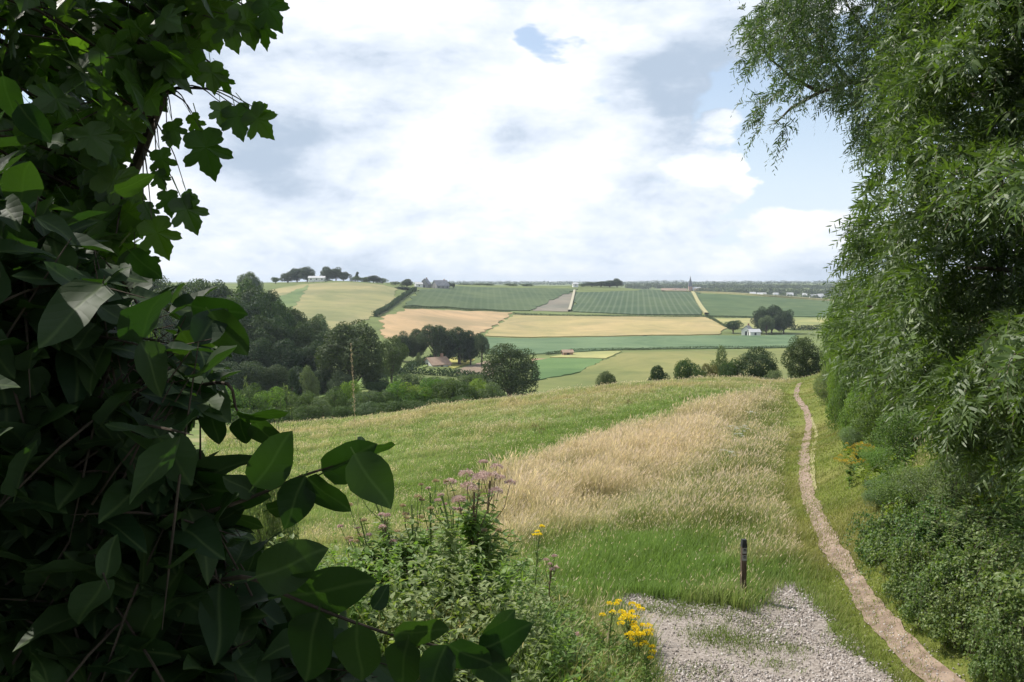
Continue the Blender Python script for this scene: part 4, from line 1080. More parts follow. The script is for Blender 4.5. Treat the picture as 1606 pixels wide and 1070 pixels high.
def herb_plant(name, loc, H, label, cat, mat, heads, leafT=HERB, lm=None, hr=(.03, .055), group=None, lean=(.05, 0), ll=.13, whorl=3, spread=.13, gap=.085, sm=None, hz_=.4, nf=110, branch=0):
    t = thing(name, tuple(loc), label, cat, group)
    L = np.array(lean) * H
    def ax(f): return np.array([L[0] * f * f, L[1] * f * f, H * f])
    st = MB().tube([ax(f) for f in np.linspace(0, .93, 7)], np.linspace(.009, .005, 7) * max(.8, H), 6)
    P, D, S = [], [], []
    f = .06; rot = rng.uniform(0, 6)
    while f < .90:
        b = ax(f)
        for k in range(whorl):
            a = rot + k * 2 * math.pi / whorl + rng.normal(0, .25)
            D.append((math.cos(a), math.sin(a), rng.uniform(-.35, .45))); P.append(b); S.append(ll * (1.15 - .4 * f) * rng.uniform(.8, 1.2))
        rot += 1.05; f += gap / H * rng.uniform(.8, 1.2)
    lf = MB()
    hp = []
    for i in range(heads):
        a = i * 2.4 + rng.uniform(-.3, .3); r = spread * math.sqrt((i + .4) / heads)
        f0 = rng.uniform(.62, .85); b = ax(f0)
        e = ax(1.0) + np.array([math.cos(a) * r, math.sin(a) * r, rng.uniform(-.10, .02) * (1 + 2 * (r / spread) ** 2) * min(1, H)])
        mid = b * .45 + e * .55 + np.array([math.cos(a) * r * .25, math.sin(a) * r * .25, -.01])
        st.tube([b, mid, e], [.004, .0035, .0025], 5); hp.append(e)
        for q_ in (.4, .7):
            c = b * (1 - q_) + e * q_; D.append((math.cos(a + 1), math.sin(a + 1), .2)); P.append(c); S.append(ll * .5)
    for i in range(branch):      # leafy side shoots
        a = i * 2.1 + rng.uniform(-.4, .4); f0 = rng.uniform(.12, .72); b = ax(f0); ln = H * rng.uniform(.22, .42) * (1.1 - f0)
        e = b + np.array([math.cos(a) * ln * .75, math.sin(a) * ln * .75, ln * .75]); st.tube([b, b * .5 + e * .5 + np.array([0, 0, -.02]), e], [.004, .003, .002], 5)
        for q_ in np.arange(.15, 1.01, .14):
            c = b * (1 - q_) + e * q_
            for k in range(3):
                aa = a + q_ * 7 + k * 2.1; D.append((math.cos(aa), math.sin(aa), rng.uniform(-.2, .5))); P.append(c); S.append(ll * rng.uniform(.55, .85))
    st.build('stem', sm or stem_m, t)
    lf.leaves(leafT, P, D, np.array([0, 0, 1.0]) + .35 * rdir(len(P)), np.array(S)).build('foliage', lm or herb_m, t)
    for e in hp: flower_head(rng.uniform(*hr), nf, e, mat, t, hz_)
    return t


def ground_at(px, d): x = (px - 803) / F * d; return np.array([x, d, float(hgt(x, d))])
def plant_h(px, py, d, base): return float(at(px, py, d)[2] - base[2])
b = ground_at(738, 6.9); herb_plant('hemp_agrimony', b, plant_h(738, 752, 6.9, b), 'tallest hemp agrimony with broad pink-brown flower heads on a dark stem', 'wildflower', pink_m, 10, lean=(.02, 0), hr=(.04, .066), spread=.22, branch=22, ll=.17, nf=190)
b = ground_at(757, 7.3); herb_plant('hemp_agrimony', b, plant_h(765, 733, 7.3, b), 'hemp agrimony just behind the tallest one with drooping white tops', 'wildflower', pink_m, 6, lean=(.04, 0), hr=(.03, .05), spread=.19, branch=14, nf=150)
b = ground_at(600, 6.6); herb_plant('hemp_agrimony', b, plant_h(598, 800, 6.6, b), 'thin hemp agrimony with small pink heads under the big hanging leaves', 'wildflower', pink_m, 4, lean=(.0, 0), hr=(.018, .03), spread=.07, branch=8)
b = ground_at(668, 8.0); herb_plant('hemp_agrimony', b, plant_h(690, 826, 8.0, b), 'short faded hemp agrimony between the thin and tallest plants', 'wildflower', pink_m, 4, hr=(.02, .032), spread=.1, branch=7)
b = ground_at(858, 9.0); herb_plant('hemp_agrimony', b, plant_h(858, 872, 9.0, b), 'faded pink hemp agrimony standing between tall plant and gravel', 'wildflower', pink_m, 5, hr=(.02, .03), spread=.08, branch=5)
b = ground_at(902, 8.2); herb_plant('hemp_agrimony', b, plant_h(905, 985, 8.2, b), 'low hemp agrimony with single bright pink head near yellow ragwort', 'wildflower', pink_m, 3, hr=(.028, .04), spread=.035, branch=5)
b = ground_at(540, 7.2); herb_plant('hemp_agrimony', b, plant_h(545, 850, 7.2, b), 'leafy hemp agrimony with pale dry heads beside dogwood leaves', 'wildflower', straw_m, 4, hr=(.018, .03), spread=.08, branch=8)
for px, d, py, lab, nh in ((985, 9.1, 955, 'brightest yellow ragwort clump at the gravel edge, tall stem', 16), (1003, 8.9, 985, 'yellow ragwort with wide heads lowest at the gravel edge', 18), (958, 9.5, 942, 'small pale yellow ragwort behind the bright ragwort clump', 5), (1018, 8.9, 1012, 'lowest ragwort sprig hanging over the gravel', 5)):
    b = ground_at(px, d); herb_plant('ragwort', b, max(.35, plant_h(px, py, d, b)), lab, 'wildflower', yel_m, nh, hr=(.024, .042), spread=.13, ll=.08, sm=gstem_m, nf=80, branch=4)
b = ground_at(838, 10.5); herb_plant('ragwort', b, plant_h(838, 828, 10.5, b), 'lone yellow ragwort head beside the tall dry grass', 'wildflower', yel_m, 5, hr=(.02, .03), spread=.07, ll=.08, sm=gstem_m, nf=60, branch=3)
for px, py, d, lab in ((1345, 722, 22, 'golden flowering herb beside the bushes, upper of the pair'), (1332, 745, 21, 'golden flowering herb nearest the footpath, lower of the pair')):
    b = hit(px, py + 22); herb_plant('goldenrod', b, .75, lab, 'wildflower', gold_m, 22, hr=(.045, .08), spread=.42, ll=.12, sm=gstem_m, nf=60, hz_=.9, branch=8)
for i, (px, py) in enumerate(((1150, 690), (1163, 688), (1175, 660), (1157, 700), (1140, 735))):
    b = hit(px, py + 12); herb_plant('hogweed', b, .95, 'white-flowered umbel plant in the dark grass beside the tan strip', 'wildflower', whi_m, 6, hr=(.05, .10), spread=.25, ll=.14, sm=gstem_m, nf=40, hz_=.1, group='white umbel plants in the tall grass')
for px, py in ((838, 684), (848, 690), (1118, 662), (985, 640)):
    b = hit(px, py + 8); herb_plant('dock', b, .8, 'dark brown dock seed stalk standing in the pale meadow', 'wildflower', dock_m, 8, hr=(.05, .09), spread=.22, ll=.16, sm=stem_m, nf=50, hz_=1.6, group='brown docks in the meadow')
for i in range(15):
    px = rng.uniform(540, 815); d = rng.uniform(6.3, 8.2); b = ground_at(px, d)
    top = 782 + rng.uniform(-28, 50) + max(0, (620 - px) * .25) + max(0, px - 790) * .8
    herb_plant('leafy_herb', b, max(.35, plant_h(px, top, d, b)), 'leafy green herb with small faded heads crowding round the tall hemp agrimony', 'wildflower', straw_m if i % 3 else pink_m, 2, hr=(.012, .024), spread=.12, branch=15, ll=.12, lean=(rng.normal(0, .12), 0), group='leafy herbs round the hemp agrimony', lm=herb2_m if i % 2 else herb_m, sm=gstem_m)
# the single dry grass stalk in front of the hedge
d = 8.5; b = ground_at(556, d); tp = at(556, 540, d); H = float(tp[2] - b[2])
st = thing('reed_grass_stalk', tuple(b), 'single tall dry grass stalk with feathery straw seed head', 'grass stalk')
ax_ = [np.array([-.03 * f ** 6 + .012 * math.sin(f * 5), 0, H * f]) for f in np.linspace(0, .97, 9)]
MB().tube(ax_, np.linspace(.003, .0015, 9), 5).build('stem', straw_m, st)
hl = (665 - 540) / F * d; n = 130
f_ = rng.uniform(0, 1, n); a = rng.uniform(0, 2 * np.pi, n)
P = np.column_stack([-.03 * (1 - hl / H * (1 - f_)) ** 6 + .012 * np.sin(5 * (1 - hl / H * (1 - f_))), 0 * f_, H - hl * (1 - f_)]) + np.column_stack([np.cos(a), np.sin(a), 0 * a]) * (.011 * np.sin(np.pi * np.clip(f_ * .9 + .1, 0, 1)))[:, None] * rng.uniform(0, 1, (n, 1))
D = nrm(np.column_stack([np.cos(a) * .35, np.sin(a) * .35, rng.uniform(.5, 1, n)]))
MB().leaves(SEED, P, D, rdir(n), np.column_stack([np.full(n, .006), rng.uniform(.014, .03, n), np.full(n, .005)])).build('seed_head', straw_m, st)

# ------------------------------------------------------------------ bushes and brambles along the footpath
nb_g = leaf_mat("shrub_leaf", (.065, .115, .028), (.14, .21, .055), .38, .5, .3, back=(.10, .14, .07), objvar=.12)
nb_y = leaf_mat("shrub_leaf_yellow", (.12, .18, .035), (.20, .27, .06), .4, .5, .3, objvar=.1)
nb_s = leaf_mat("shrub_leaf_silver", (.105, .155, .06), (.18, .23, .10), .34, .5, .3, back=(.2, .24, .17), objvar=.1)
br_m = leaf_mat("bramble_leaf", (.075, .135, .038), (.19, .25, .085), .36, .48, .4, back=(.13, .17, .10), objvar=.1)


def near_proto(key, mat, H, rx, n, leaf, nl, T=SMALL, lob=(.30, .46), lowtrunk=-.1, canes=6):
    rz = (H - lowtrunk) / 2; zc = lowtrunk + rz
    P, N, C, R = crown_leaves(n, rx * .86, rz * .88, zc, leaf, nl, lob)
    P[:, 2] = np.maximum(P[:, 2], .01 * H)
    D = nrm(np.cross(N, rdir(len(P))) + np.array([0, 0, -.35]))
    P = P + rng.normal(0, .03 * rx, P.shape); P[:, 2] = np.maximum(P[:, 2], .01 * H)
    m = MB().leaves(T, P, D, N, leaf * rng.uniform(.6, 1.3, len(P)))
    b = MB()
    for i in range(canes):
        a_ = rng.uniform(0, 2 * np.pi); r_ = rx * rng.uniform(.7, 1.25); hc = H * rng.uniform(.75, 1.3)
        o_ = np.array([math.cos(a_), math.sin(a_), 0]); f_ = np.linspace(0, 1, 16)
        cn = o_[None] * (r_ * f_)[:, None] + np.array([rng.normal(0, .2) * rx, rng.normal(0, .2) * rx, 0]); cn[:, 2] = hc * np.sin(np.pi * .86 * f_ ** .8) + .05
        b.tube(cn, np.linspace(.006, .003, 16), 4)
        pc = np.repeat(cn[4:], 5, 0) + rng.normal(0, .03, (60, 3)); m.leaves(T, pc, rdir(60) + np.array([0, 0, -.2]), rdir(60) * .7 + np.array([0, 0, .8]), leaf * rng.uniform(.7, 1.2, 60))
    for i in range(nl):
        e = C[i]; s0 = np.array([rng.normal(0, .08) * rx, rng.normal(0, .08) * rx, -.3])
        b.tube([s0, s0 * .55 + e * .45 + np.array([0, 0, .12 * H]), e], [.009 * H, .006 * H, .003 * H], 5)
    PROTO[key] = (m.mesh("foliage", mat), b.mesh("branches", bark_m), H, rx)
for i in range(2): near_proto('ng%d' % i, nb_g, 3, 1.7, 22000, .075, 26)
for i in range(2): near_proto('ny%d' % i, nb_y, 3, 1.7, 18000, .075, 24)
near_proto('ns', nb_s, 3, 1.7, 26000, .085, 26, T=HERB)
for i in range(2): near_proto('br%d' % i, br_m, 1.2, 1.0, 8500, .082, 30, lob=(.16, .46), canes=34)
near_proto('tg', nb_g, 7, 2.6, 30000, .12, 34)


def shrub(key, px, top, wpx, d, label, cat='bush', group=None, name='shrub'):
    fo, br, H, rx = PROTO[key]
    x = (px - 803) / F * d; z = float(hgt(x, d)); h = max(float(at(px, top, d)[2]) - z, .3)
    w = wpx / F * d / (2 * rx) * 1.1
    if name == 'shrub': w *= 1.25
    t = thing(name, (x, d, z - .12 * h), label, cat, group, rng.uniform(0, 6.28), (w, w, 1.12 * h / H))
    for nm, me_ in (('foliage', fo), ('branches', br)):
        o = bpy.data.objects.new(nm, me_); COL.objects.link(o); o.parent = t
    return t
# rank herbs between the verge and the shrubs
m = MB(); m2 = MB(); hn = 5200
hy = rng.uniform(9.2, 46, hn) ; side_ = np.interp(hy, PATH[:, 1], PATH[:, 0]); hx = side_ + .75 + .022 * hy + rng.exponential(1.0, hn) * (.5 + .035 * hy)
hzz = hgt(hx, hy); hh_ = (.12 + .5 * vnoise(hx, hy, 1.3, 71)) * np.clip((hx - side_ - .6 - .02 * hy) / 1.0, .3, 1)
for i in range(hn):
    nl = 9; t_ = rng.uniform(.1, 1, nl); P = np.array([hx[i], hy[i], hzz[i]]) + t_[:, None] * (np.array([rng.normal(0, .12), rng.normal(0, .12), 1.0]) * hh_[i]) + rng.normal(0, .03, (nl, 3))
    Dd = rdir(nl); Dd[:, 2] = np.abs(Dd[:, 2]) * .5 + rng.uniform(-.3, .5, nl)
    (m if vnoise(hx[i], hy[i], 1.1, 33) < .5 else m2).leaves(SMALL if i % 2 else HERB, P, Dd, np.array([0, 0, 1.0]) + .5 * rdir(nl), rng.uniform(.06, .12, nl) * (1 + hy[i] * .012))
tag(m.build("undergrowth", nb_g), kind='stuff'); tag(m2.build("undergrowth", nb_y), kind='stuff')
shrub('tg', 1312, 446, 52, 58, 'farthest tall dark shrub showing past the willow edge beside the path', 'tree', name='path_tree')
shrub('tg', 1345, 425, 70, 46, 'second tall dark shrub tucked behind the willow edge', 'tree', name='path_tree')
shrub('tg', 1385, 400, 90, 36, 'tall green tree wedged between willow and path shrubs', 'tree', name='path_tree')
shrub('ns', 1305, 566, 44, 52, 'low grey-green shrub farthest along the path bank')
shrub('ny0', 1318, 520, 44, 44, 'yellow-green shrub under the tall dark shrubs by the path')
shrub('ng0', 1338, 540, 56, 36, 'dark green rounded shrub on the bank under the willow edge')
shrub('ny1', 1358, 590, 64, 29, 'bright leafy shrub on the path bank with sunlit top')
shrub('ns', 1352, 655, 56, 26, 'low silver-green scrub above the golden flowers')
shrub('ng1', 1392, 600, 86, 24, 'dense dark shrub between bright shrub and willow')
shrub('ny0', 1392, 700, 62, 20.5, 'yellow-green shrub beside the golden flowers')
shrub('ng0', 1430, 640, 100, 19, 'broad green shrub hugging the foot of the willow')
shrub('ns', 1402, 752, 64, 17, 'silver-leaved scrub overhanging the grassy path verge')
shrub('ng1', 1450, 735, 100, 15.5, 'dark low shrub below the willow above the first bramble')
shrub('ns', 1500, 700, 120, 14, 'silver-green willow scrub at the shady foot of the bank')
shrub('ng0', 1570, 640, 150, 14, 'deep shaded shrub below the hanging willow shoots')
bram = [(1396, 822, 62, 14.2, 'bramble farthest along the verge, low and pale'), (1432, 815, 88, 13.4, 'bramble mound between silver scrub and path verge'), (1488, 815, 110, 12.8, 'broad bramble mound at the middle of the bank'),
        (1450, 868, 84, 12.2, 'low bramble edging onto the dry verge grass'), (1556, 812, 120, 12.4, 'highest bramble under the shaded willow'), (1520, 880, 104, 11.3, 'bramble with brown dry stems in its middle'),
        (1600, 868, 120, 10.8, 'dense bramble at the side of the frame above the verge'), (1530, 942, 92, 10.5, 'small bramble nearest the path end'), (1612, 950, 110, 9.9, 'nearest bramble beside the dry grass at the bank foot'), (1690, 880, 170, 9.8, 'bramble continuing out of view along the bank'),
        (1476, 918, 74, 11.3, 'little bramble spilling lowest onto the verge grass'), (1590, 1010, 70, 9.3, 'stray bramble sprout at the very foot of the bank')]
for i, (px, top, w, d, lab) in enumerate(bram): shrub('br%d' % (i % 2), px, top, w * 1.3, d, lab, 'bramble', name='bramble_bush')

# ------------------------------------------------------------------ willows on the bank
wil_m = leaf_mat("willow_leaf", (.055, .093, .026), (.110, .158, .046), .36, .46, .36, back=(.125, .168, .078), tcol=(1.5, 1.7, .5))
wil2_m = leaf_mat("willow_leaf_far", (.055, .095, .036), (.10, .145, .06), .32, .5, .3, back=(.13, .17, .11))
wbark = solid_mat("willow_bark", (.06, .045, .03), (.16, .125, .09), 9, .95, .8, .03, 6, stretch=(3, 3, .5))


def shoots(m, b, base, dirs, L, nleaf, leaf, droop=.55):
    """long drooping shoots set with narrow alternate leaves"""
    n = len(base); t = np.linspace(.08, 1, nleaf)
    dirs = nrm(dirs)
    P = base[:, None, :] + dirs[:, None, :] * (L[:, None] * t)[..., None]
    P[..., 2] -= droop * L[:, None] * t[None] ** 2
    T = np.repeat(dirs[:, None, :], nleaf, 1).copy(); T[..., 2] -= 2 * droop * t[None]; T = nrm(T)
    side = nrm(np.cross(T, rdir(n)[:, None, :] * np.ones((1, nleaf, 1))))
    ang = np.where(np.arange(nleaf) % 2, 1.0, -1.0)[None, :, None]
    up = np.cross(T, side)
    D = nrm(T * .75 + side * ang * .75 + up * rng.normal(0, .35, (n, nleaf, 1)) + np.array([0, 0, -.25]))
    N = nrm(up + .5 * rng.normal(size=(n, nleaf, 3)))
    S = leaf * rng.uniform(.6, 1.25, (n, nleaf)) * (1.05 - .4 * t[None] ** 3)
    m.leaves(WILLOW, P.reshape(-1, 3), D.reshape(-1, 3), N.reshape(-1, 3), S.ravel())
    for i in range(0, n, 5):
        b.tube(np.stack([base[i], P[i, nleaf // 2], P[i, -1]]), [.005, .0035, .0015], 3)


def poly_sample(poly, n):
    poly = np.asarray(poly, float); lo, hi = poly.min(0), poly.max(0); X = np.zeros(0); Y = np.zeros(0)
    while len(X) < n:
        a = rng.uniform(lo[0], hi[0], n); c = rng.uniform(lo[1], hi[1], n); k = inside(a, c, poly); X = np.concatenate([X, a[k]]); Y = np.concatenate([Y, c[k]])
    return X[:n], Y[:n]

WM = [(1425, 40), (1392, 120), (1382, 200), (1392, 262), (1362, 300), (1358, 340), (1342, 400), (1348, 430), (1325, 465), (1318, 520), (1330, 555), (1375, 590), (1432, 615), (1470, 670), (1515, 710), (1606, 735), (1900, 740), (1900, -260), (1440, -260)]
n = 11500
qx, qy = poly_sample(WM, n)
lump = vnoise(qx, qy, 95, 41) * .6 + vnoise(qx, qy, 42, 42) * .4
front = np.interp(qx, [1330, 1420, 1500, 1606, 1900], [14.5, 11.2, 9.6, 8.3, 7.0])
dep = front + 2.9 * (lump - .5) * 2 + rng.exponential(.7, n)
k = rng.uniform(0, 1, n) < np.clip(.12 + 1.7 * lump, 0, 1)
qx, qy, dep = qx[k], qy[k], np.clip(dep[k], 6.4, 20)
B = at(qx, qy, dep)
B[:, 2] = np.maximum(B[:, 2], hgt(B[:, 0], B[:, 1]) + .3)
root = hit(1560, 700) if False else np.array([8.6, 12.8, float(hgt(8.6, 12.8))])
wl = thing('willow_tree', tuple(root), 'big leafy willow with hanging narrow leaves crowding the path bank', 'tree')
mm, tw = MB(), MB()
out = nrm(B - (root + np.array([0, 0, 4.0]))) ; out[:, 2] *= .4
shoots(mm, tw, B - root, out + .55 * rdir(len(B)) + np.array([-.15, -.25, .25]), rng.uniform(.25, .60, len(B)), 15, .135)
mm.build('crown', wil_m, wl)
tr = MB()
tr.tube([(0, 0, -1), (-.05, -.05, .8), (-.15, -.2, 2.2), (-.1, -.5, 3.8), (-.3, -.8, 6.0), (-.2, -.9, 8)], [.42, .34, .28, .22, .14, .05], 10)
tr.build('trunk', wbark, wl)
for e in [(1400, 300, 11.5), (1360, 480, 13.5), (1420, 620, 12), (1480, 200, 10), (1520, 420, 9.6), (1580, 560, 9.4), (1500, 720, 11), (1620, 100, 9), (1640, 350, 8.6), (1450, 90, 11), (1700, 650, 8.6), (1560, -60, 10)]:
    t_ = at(*e) - root; s0 = np.array([-.12, -.3, rng.uniform(.6, 3.4)])
    MB().tube([s0, s0 * .5 + t_ * .5 + np.array([0, 0, .35]), t_], [.085, .05, .015], 7).build('limb', wbark, wl)
tw.build('twigs', wbark, wl)

# the taller willow behind, reaching out over the view
WO = [(1166, -40), (1172, 40), (1182, 70), (1178, 100), (1192, 128), (1184, 150), (1192, 175), (1208, 160), (1225, 170), (1258, 150), (1290, 150), (1318, 165), (1345, 195), (1368, 235), (1425, 250), (1480, 200), (1500, -260), (1180, -260)]
qx, qy = poly_sample(WO, 6800)
lump = vnoise(qx, qy, 60, 51) * .55 + vnoise(qx, qy, 26, 52) * .45
k = rng.uniform(0, 1, len(qx)) < np.clip((lump - .27) * 4.2, 0, 1)
qx, qy, lump = qx[k], qy[k], lump[k]
dep = 15.0 + 2.2 * (rng.uniform(0, 1, len(qx)) - .5) * 2 - 1.5 * (qx > 1380)
B = at(qx, qy, dep)
tipx = [(1180, 95, 2), (1186, 150, 3), (1195, 190, 6), (1190, 215, 3), (1200, 180, 4), (1232, 190, 6), (1238, 215, 5), (1226, 205, 3), (1262, 165, 4), (1170, 20, 4), (1172, 100, 3), (1170, 152, 1), (1345, 215, 5), (1360, 235, 6), (1350, 200, 5), (1300, 165, 4)]
ex = np.array([(a + rng.normal(0, 3), b_ + rng.normal(0, 5)) for a, b_, c in tipx for _ in range(c)])
B = np.vstack([B, at(ex[:, 0], ex[:, 1], np.full(len(ex), 14.6))])
r2 = np.array([10.6, 17.0, float(hgt(10.6, 17.0))])
wo_ = thing('willow_tree', tuple(r2), 'taller willow behind whose long bough hangs out against the sky', 'tree')
mm, tw = MB(), MB()
shoots(mm, tw, B - r2, .8 * rdir(len(B)) + np.array([-.45, -.1, .05]), rng.uniform(.20, .44, len(B)), 14, .105, .8)
# the rest of its crown, above the frame
qx, qy = poly_sample([(1300, -150), (1900, -150), (1900, -700), (1250, -620)], 2200)
B = at(qx, qy, rng.uniform(13, 18, len(qx)))
shoots(mm, tw, B - r2, rdir(len(B)) + np.array([0, 0, .1]), rng.uniform(.35, .7, len(B)), 14, .11, .6)
mm.build('crown', wil2_m, wo_)
MB().tube([(0, 0, -1), (-.1, 0, 3), (-.4, -.3, 7), (-.8, -.5, 11), (-.9, -.6, 14)], [.45, .36, .28, .18, .06], 10).build('trunk', wbark, wo_)
bough = [at(1520, 150, 16.4), at(1440, 142, 15.8), at(1395, 132, 15.2), at(1335, 128, 15.0), at(1285, 145, 14.9), at(1240, 170, 14.8), at(1215, 195, 14.7)]
MB().tube([(-.25, -.15, 5.2)] + [p - r2 for p in bough], [.13, .10, .075, .060, .050, .036, .022, .01], 7).build('limb', wbark, wo_)
for pl in ([(1335, 128), (1300, 90), (1270, 40), (1255, -20)], [(1395, 132), (1370, 70), (1330, 10), (1310, -60)], [(1285, 145), (1240, 120), (1205, 90), (1185, 60)], [(1395, 132), (1370, 170), (1352, 205)], [(1440, 142), (1430, 60), (1400, -40)], [(1300, 90), (1250, 60), (1210, 10)]):
    MB().tube([at(a, b_, 15) - r2 for a, b_ in pl], np.linspace(.035, .008, len(pl)), 5).build('limb', wbark, wo_)
tw.build('twigs', wbark, wo_)

# ------------------------------------------------------------------ the dark foliage close to the camera
syc_m = leaf_mat("sycamore_leaf", (.030, .060, .014), (.066, .108, .022), .46, .42, .4, back=(.06, .09, .04), tcol=(1.7, 2.3, .45))
dog_m = leaf_mat("dogwood_leaf", (.014, .032, .011), (.034, .058, .019), .26, .55, .14, back=(.045, .07, .035), veins=True, tcol=(1.6, 2.2, .45))
bark2 = solid_mat("young_bark", (.035, .028, .02), (.075, .055, .04), 30, .9, .4, .003)


def px_leaves(m, L, T, asp=1.0):
    """leaves placed by where their base and tip stand in the photograph: (base px,py, tip px,py, distance, roll)"""
    P, D, N, S = [], [], [], []
    for bx, by, tx, ty, d, roll in L:
        a = at(bx, by, d); e = at(tx, ty, d + rng.uniform(-.02, .03)); v = e - a; ln = np.linalg.norm(v); v = v / ln
        c = -a / np.linalg.norm(a); nn = c - (c @ v) * v; nn /= np.linalg.norm(nn); x_ = np.cross(v, nn)
        P.append(a); D.append(v); N.append(nn * math.cos(roll) + x_ * math.sin(roll)); S.append((ln * asp, ln, ln))
    m.leaves(T, np.array(P), np.array(D), np.array(N), np.array(S)); return m

# sycamore sapling
sr = np.array([-2.2, 2.7, float(hgt(-2.2, 2.7))])
sy_ = thing('sycamore_tree', tuple(sr), 'young sycamore with lobed leaves dark against the sky', 'tree')
lf, tw = MB(), MB()
stem = [at(20, 900, 2.9), at(60, 660, 2.85), at(98, 540, 2.8), at(135, 440, 2.8), at(185, 330, 2.8), at(225, 230, 2.75), at(258, 140, 2.7), at(288, 60, 2.7), at(318, -60, 2.7), at(340, -250, 2.75), at(330, -480, 2.9)]
stem2 = [at(-160, 900, 3.4), at(-200, 400, 3.6), at(-160, 0, 3.7), at(-60, -300, 3.7), at(60, -600, 3.8), at(150, -900, 3.9)]
stem3 = [at(-200, 500, 3.6), at(-60, 260, 3.4), at(60, 90, 3.3), at(150, -80, 3.3), at(200, -300, 3.4)]
MB().tube([(0, 0, -.4)] + [p - sr for p in stem], [.045, .036, .030, .026, .022, .018, .017, .016, .015, .013, .010, .005], 8).build('trunk', bark2, sy_)
for s_ in (stem2, stem3): MB().tube([(0, 0, .1)] * (s_ is stem2) + [p - sr for p in s_], np.linspace(.032, .008, len(s_) + (s_ is stem2)), 7).build('branch', bark2, sy_)
allst = np.array(list(resample(np.array(stem), .08)) + list(resample(np.array(stem2), .12)) + list(resample(np.array(stem3), .12)))


def syc_clusters(poly, n, d0, d1, keepgap=0.0):
    qx, qy = poly_sample(poly, n)
    C = at(qx, qy, rng.uniform(d0, d1, n))
    for c, gx_, gy_ in zip(C, qx, qy):
        if keepgap and vnoise(gx_, gy_, 30, 77) < keepgap: continue
        i = int(np.argmin(np.linalg.norm(allst - c, axis=1))); a = allst[i]
        nl = int(rng.integers(4, 8)); mid = a * .5 + c * .5 + np.array([0, 0, .05])
        tw.tube(np.stack([a, mid, c]) - sr, [.006, .004, .002], 4)
        f = rng.uniform(.45, 1.05, nl)[:, None]; P = a * (1 - f) + c * f + rng.normal(0, .05, (nl, 3))
        D = rdir(nl) * np.array([1, 1, .5]) + np.array([.1, 0, -.75]); N = rdir(nl) * .6 + np.array([-.1, -.35, .75])
        u, v = project(P + D * .06)
        k = inside(u, v, np.asarray(poly, float))
        if k.any(): lf.leaves(MAPLE, (P - sr)[k], D[k], N[k], rng.uniform(.085, .150, int(k.sum())))
SYP = [(-200, -250), (415, -250), (412, 10), (350, 45), (318, 70), (300, 120), (262, 150), (232, 205), (226, 260), (238, 320), (222, 390), (150, 470), (-200, 520)]
syc_clusters(SYP, 470, 2.3, 4.0, .44)
syc_clusters([(-1100, -900), (300, -900), (420, -200), (-150, -200), (-150, 500), (-1100, 500)], 400, 2.0, 4.4)  # unseen foliage out to the side and above, added to shade the dogwood
n = 3600; P = np.column_stack([rng.uniform(-4.5, 1.2, n), rng.uniform(-4.0, .45, n), rng.uniform(1.3, 4.2, n)])  # unseen leaves added overhead and behind the camera to darken the near foliage
lf.leaves(MAPLE, P - sr, rdir(n), rdir(n) * .6 + np.array([0, 0, .75]), rng.uniform(.12, .19, n))
expl = [(316, 206, 336, 284, 2.35, .2), (270, 190, 278, 232, 2.4, .5), (345, 160, 352, 204, 2.4, -.3), (368, 166, 380, 220, 2.4, .2), (392, 172, 427, 218, 2.38, .3), (398, 168, 434, 182, 2.4, .9), (330, 98, 336, 148, 2.4, .1), (345, 112, 360, 150, 2.42, .6),
        (262, 300, 268, 342, 2.4, .3), (284, 310, 311, 368, 2.4, -.2), (292, 300, 300, 330, 2.42, .8), (238, 345, 264, 408, 2.35, .15), (300, 180, 318, 215, 2.4, .7), (262, 205, 268, 232, 2.4, -.6),
        (352, 22, 372, 82, 2.4, .2), (380, 8, 400, 78, 2.4, -.2), (412, -5, 440, 50, 2.38, .3), (415, 30, 416, 80, 2.42, .7), (335, 30, 342, 84, 2.4, .4), (405, -40, 445, 5, 2.4, .1), (300, 85, 318, 138, 2.4, .3), (250, 235, 262, 282, 2.45, .5), (225, 320, 243, 352, 2.4, -.4), (380, -50, 410, 20, 2.4, 0), (212, 395, 240, 440, 2.4, .2), (246, 268, 258, 300, 2.45, .3)]
px_leaves(lf, expl, MAPLE)
V0 = lf.v[-1]; lf.v[-1] = V0 - sr.astype(np.float32)
for bx, by, tx, ty, d, r in expl:
    c = at(bx, by, d); i = int(np.argmin(np.linalg.norm(allst - c, axis=1))); tw.tube(smooth_line([allst[i], (allst[i] * .4 + c * .6) + np.array([0, 0, .03]), c], 8) - sr, np.linspace(.003, .0012, 8), 4)
lf.build('crown', syc_m, sy_); tw.build('twigs', bark2, sy_)

